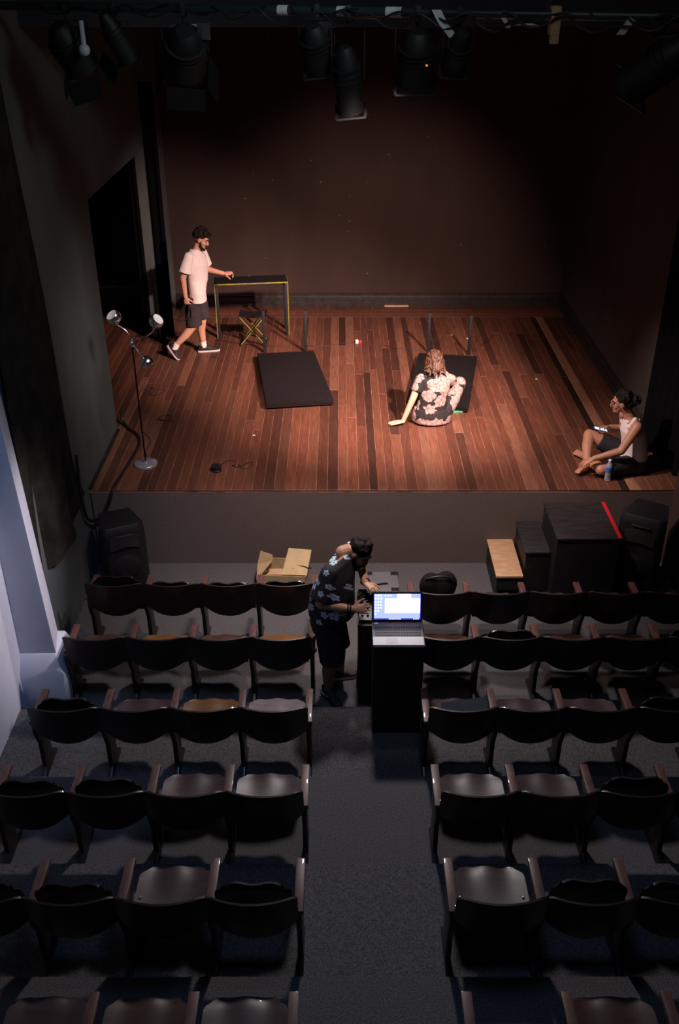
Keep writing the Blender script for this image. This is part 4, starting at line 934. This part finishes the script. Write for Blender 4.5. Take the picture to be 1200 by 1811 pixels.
b = MB(); b.ball(hc + F[1] * -.028 + F[2] * .042, (.086, .096, .088), F, 18, 12); b.ball(hc + F[1] * -.125 + F[2] * .010, (.060, .055, .062), F, 14, 10); b.ball(hc + F[1] * -.075 + F[2] * -.01, (.072, .06, .075), F, 14, 10)
curls(b, hc, F, 70, lambda v: (v[0] * .083, -.026 + v[1] * .096, .045 + v[2] * .090) if (v[2] > .1 or v[1] < -.3) and not (v[2] < .45 and v[1] > .3) else None, (.010, .016))
curls(b, hc, F, 30, lambda v: (v[0] * .052, -.140 + v[1] * .05, .015 + v[2] * .052), (.010, .016))
remesh('hair', b, M['hair_dark'], t, .006, 5)
g = MB(); p_ = lambda x, y, z: hc + F[0] * x + F[1] * y + F[2] * z
for s in (-1, 1):
    g.tube([p_(s * .032 + .024 * math.cos(a), .104, .0 + .019 * math.sin(a)) for a in [2 * PI * k / 16 for k in range(17)]], .0025, 6)
    g.tube([p_(s * .056, .102, .005), p_(s * .074, .07, .006), p_(s * .080, .0, .0)], .0025, 6)
g.tube([p_(-.008, .106, .004), p_(.008, .106, .004)], .0025, 6)
part('glasses', g, M['steel'], t, True)
b = MB(); b.loft([((.118, .03, .10), sx, fy, .188, .145), ((.118, .03, .22), sx, fy, .176, .132), ((.095, .032, .34), sx, fy, .168, .122), ((.065, .033, .45), sx, fy, .172, .122), ((.048, .034, .53), sx, fy, .135, .098), ((.035, .035, .585), sx, fy, .112, .076)], 24)
for s in (-1, 1): b.limb([V((.045, .034, .52)) + sx * s * .092 - fy * .05, V((.03, .035, .605)) + sx * s * .090, V((.04, .034, .52)) + sx * s * .092 + fy * .06], [.026, .024, .026])
remesh('tank_top', b, M['tee'], t, .007, 3)
b = MB(); b.loft([((.125, .03, .004), sx, fy, .165, .13), ((.125, .03, .04), sx, fy, .20, .155), ((.122, .03, .15), sx, fy, .195, .15)], 24)
b.cone((.10, .13, .11), (-.20, .228, .235), .116, .098, 18); b.ball((.10, .13, .11), .112)
b.cone((.10, -.07, .105), (-.19, -.18, .112), .103, .096, 18); b.ball((.10, -.07, .105), .10)
remesh('shorts', b, M['shorts_n'], t, .007, 3)
t = thing('phone', 'lit phone in the raised hand of the seated man', 'phone', (2.790, 9.285, 1.262))
Mx = Matrix.Rotation(math.radians(-16), 4, 'Y') @ Matrix.Rotation(math.radians(14), 4, 'X')
Mx = Matrix.Rotation(math.radians(13), 4, 'Y') @ Matrix.Rotation(math.radians(-2), 4, 'X')
part('case', MB().box((-.075, -.036, -.005), (.075, .036, .004), Mx), mat('blue_phone_case', (.03, .09, .45), .4), t, bevel=.003)
part('screen', MB().box((-.068, -.031, .0042), (.068, .031, .0052), Mx), M['glow_phone'], t)

# -- the man at the laptop
t = thing('person', 'man in black shirt with pale blue flowers bending over the laptop', 'person', (-.02, 6.50, 0))
F = headframe((.62, -.42, -.62), (.62, -.25, .72)); hc = V((.175, .075, 1.425))
b = MB(); head(b, hc, F)
nb = V((.035, .065, 1.425))
b.limb([nb, nb + V((.06, .005, .020)), hc - F[2] * .05 - F[1] * .03], [.062, .058, .056])
sx = V((.19, .36, .02)).normalized(); ct = V((.80, -.46, .10)).normalized()
def spine(zs): return zs
SP = [((-.085, 0, .84), .165, .125), ((-.085, 0, .95), .17, .125), ((-.072, .008, 1.08), .165, .13), ((-.045, .03, 1.22), .178, .125), ((-.005, .05, 1.345), .180, .095), ((.022, .06, 1.405), .11, .07)]
dirs = [V((.35, .92, 0)), V((.35, .92, 0)), V((.40, .9, -.05)), sx, sx, sx]
fr_ = [V((.93, -.36, 0)), V((.93, -.36, 0)), V((.85, -.45, .15)), V((.78, -.45, .35)), V((.72, -.42, .5)), V((.7, -.4, .6))]
b.loft([(c, d, f, r1, r2) for (c, r1, r2), d, f in zip(SP, dirs, fr_)])
b.limb([(-.085, -.115, 1.345), (-.135, -.17, 1.08), (.105, -.205, 1.055)], [.060, .047, .031])
b.limb([(.095, .225, 1.36), (.195, .335, 1.11), (.225, .22, 1.025)], [.058, .045, .031])
hand(b, (.112, -.205, 1.056), (1, .04, -.02), (0, .8, -.55), (.1, .3, 1), (.25, .5, .35), 1.0, .5)
hand(b, (.228, .212, 1.024), (.62, -.72, -.06), (.0, -.1, -1), (.5, .6, .1), (.2, .35, .25), .8, .4)
b.limb([(-.105, -.085, .88), (-.06, -.10, .47), (-.085, -.07, .31), (-.095, -.05, .10)], [.10, .066, .062, .038])
b.limb([(-.075, .085, .88), (-.005, .14, .47), (.0, .17, .31), (.01, .20, .10)], [.10, .066, .062, .038])
remesh('body', b, M['skin_d'], t, .0045, 3); face_bits(t, hc, F)
b = MB(); b.ball(hc + F[1] * -.024 + F[2] * .042, (.086, .100, .088), F, 18, 12)
curls(b, hc, F, 60, lambda v: (v[0] * .074, -.022 + v[1] * .088, .045 + v[2] * .080) if (v[2] > .1 or v[1] < -.2) and not (v[2] < .35 and v[1] > .45) and v[2] > -.85 else None, (.018, .024))
b.ball(hc + F[1] * -.06 + F[2] * -.02, (.070, .055, .060), F, 14, 10)
remesh('hair', b, M['hair_dark'], t, .006, 5)
b = MB(); p_ = lambda x, y, z: hc + F[0] * x + F[1] * y + F[2] * z
for s in (-1, 1): b.limb([p_(s * .072, .010, -.02), p_(s * .064, .035, -.078), p_(s * .030, .074, -.110)], [.012, .016, .018])
b.limb([p_(-.030, .077, -.110), p_(0, .088, -.114), p_(.030, .077, -.110)], [.018, .022, .018])
remesh('beard', b, M['hair_dark'], t, .005, 2)
b = MB()
SQ = [((-.055, 0, .885), .225, .195), ((-.058, 0, .96), .222, .195), ((-.055, .006, 1.08), .218, .192), ((-.036, .028, 1.21), .222, .175), ((-.006, .05, 1.335), .212, .130), ((.010, .058, 1.390), .150, .095)]
b.loft([(c, d, f, r1, r2) for (c, r1, r2), d, f in zip(SQ, dirs, fr_)], 26)
b.limb([(-.075, -.105, 1.345), (.090, .215, 1.36)], [.068, .066])
b.cone((-.078, -.110, 1.34), (-.132, -.165, 1.12), .072, .086, 18); b.cone((.092, .220, 1.355), (.170, .308, 1.16), .070, .080, 18)
b.ball((-.078, -.110, 1.34), .072).ball((.092, .220, 1.355), .070)
remesh('shirt', b, M['hibiscus'], t, .007, 3)
b = MB(); b.loft([((-.082, 0, .95), (.3, .95, 0), (.95, -.3, 0), .185, .145), ((-.09, 0, .80), (.3, .95, 0), (.95, -.3, 0), .19, .148), ((-.085, 0, .74), (.3, .95, 0), (.95, -.3, 0), .185, .14)], 22)
b.loft([((-.105, -.085, .86), (0, 1, 0), (1, 0, 0), .112, .122), ((-.078, -.095, .66), (0, 1, 0), (1, 0, 0), .105, .112), ((-.058, -.10, .43), (0, 1, 0), (1, 0, 0), .100, .105)], 18)
b.loft([((-.075, .085, .86), (0, 1, 0), (1, 0, 0), .112, .122), ((-.04, .11, .66), (0, 1, 0), (1, 0, 0), .105, .112), ((-.003, .14, .43), (0, 1, 0), (1, 0, 0), .100, .105)], 18)
remesh('shorts', b, M['shorts_n'], t, .007, 2)
s1 = shoe(t, (-.095, -.05, .085), (.015, -.225, .014), (0, 0, 1), 'shoe', .047, 'shoe')
s2 = shoe(t, (.01, .20, .085), (.175, .235, .014), (0, 0, 1), 'shoe_b', .047, 'sole')
# pale tick mark on the outer side of the dark shoe
d_ = V((.11, -.175, 0)).normalized(); sd = V((-d_.y, d_.x, 0)) * -1; o_ = V((-.095, -.05, 0))
tk = [(-.055, .075), (-.045, .052), (-.025, .040), (.0, .040), (.07, .062)]
b = MB(); pts = [o_ + d_ * f + sd * .047 + V((0, 0, z)) for f, z in tk]
b.tube(pts, lambda u: .002 + .007 * math.sin(PI * min(1, u * 1.25) ** .8) if u < .8 else .003 * (1.05 - u) / .25 + .001, 8, 2)
part('shoe_mark', b, mat('pale_green_mark', (.35, .55, .50), .6), s1, True, label='pale curved tick mark')
for c, dd in (((.075, -.205, 1.058), V((1, .0, -.05))), ((.095, -.205, 1.057), V((1, .0, -.05))), ((.226, .232, 1.026), V((.1, -.9, -.1)))):
    x_, y_ = frame(dd)
    part('wristband', MB().tube([V(c) + x_ * .036 * math.cos(a) + y_ * .036 * math.sin(a) for a in [2 * PI * k / 20 for k in range(21)]], .007, 8), M['cable'], t, True)
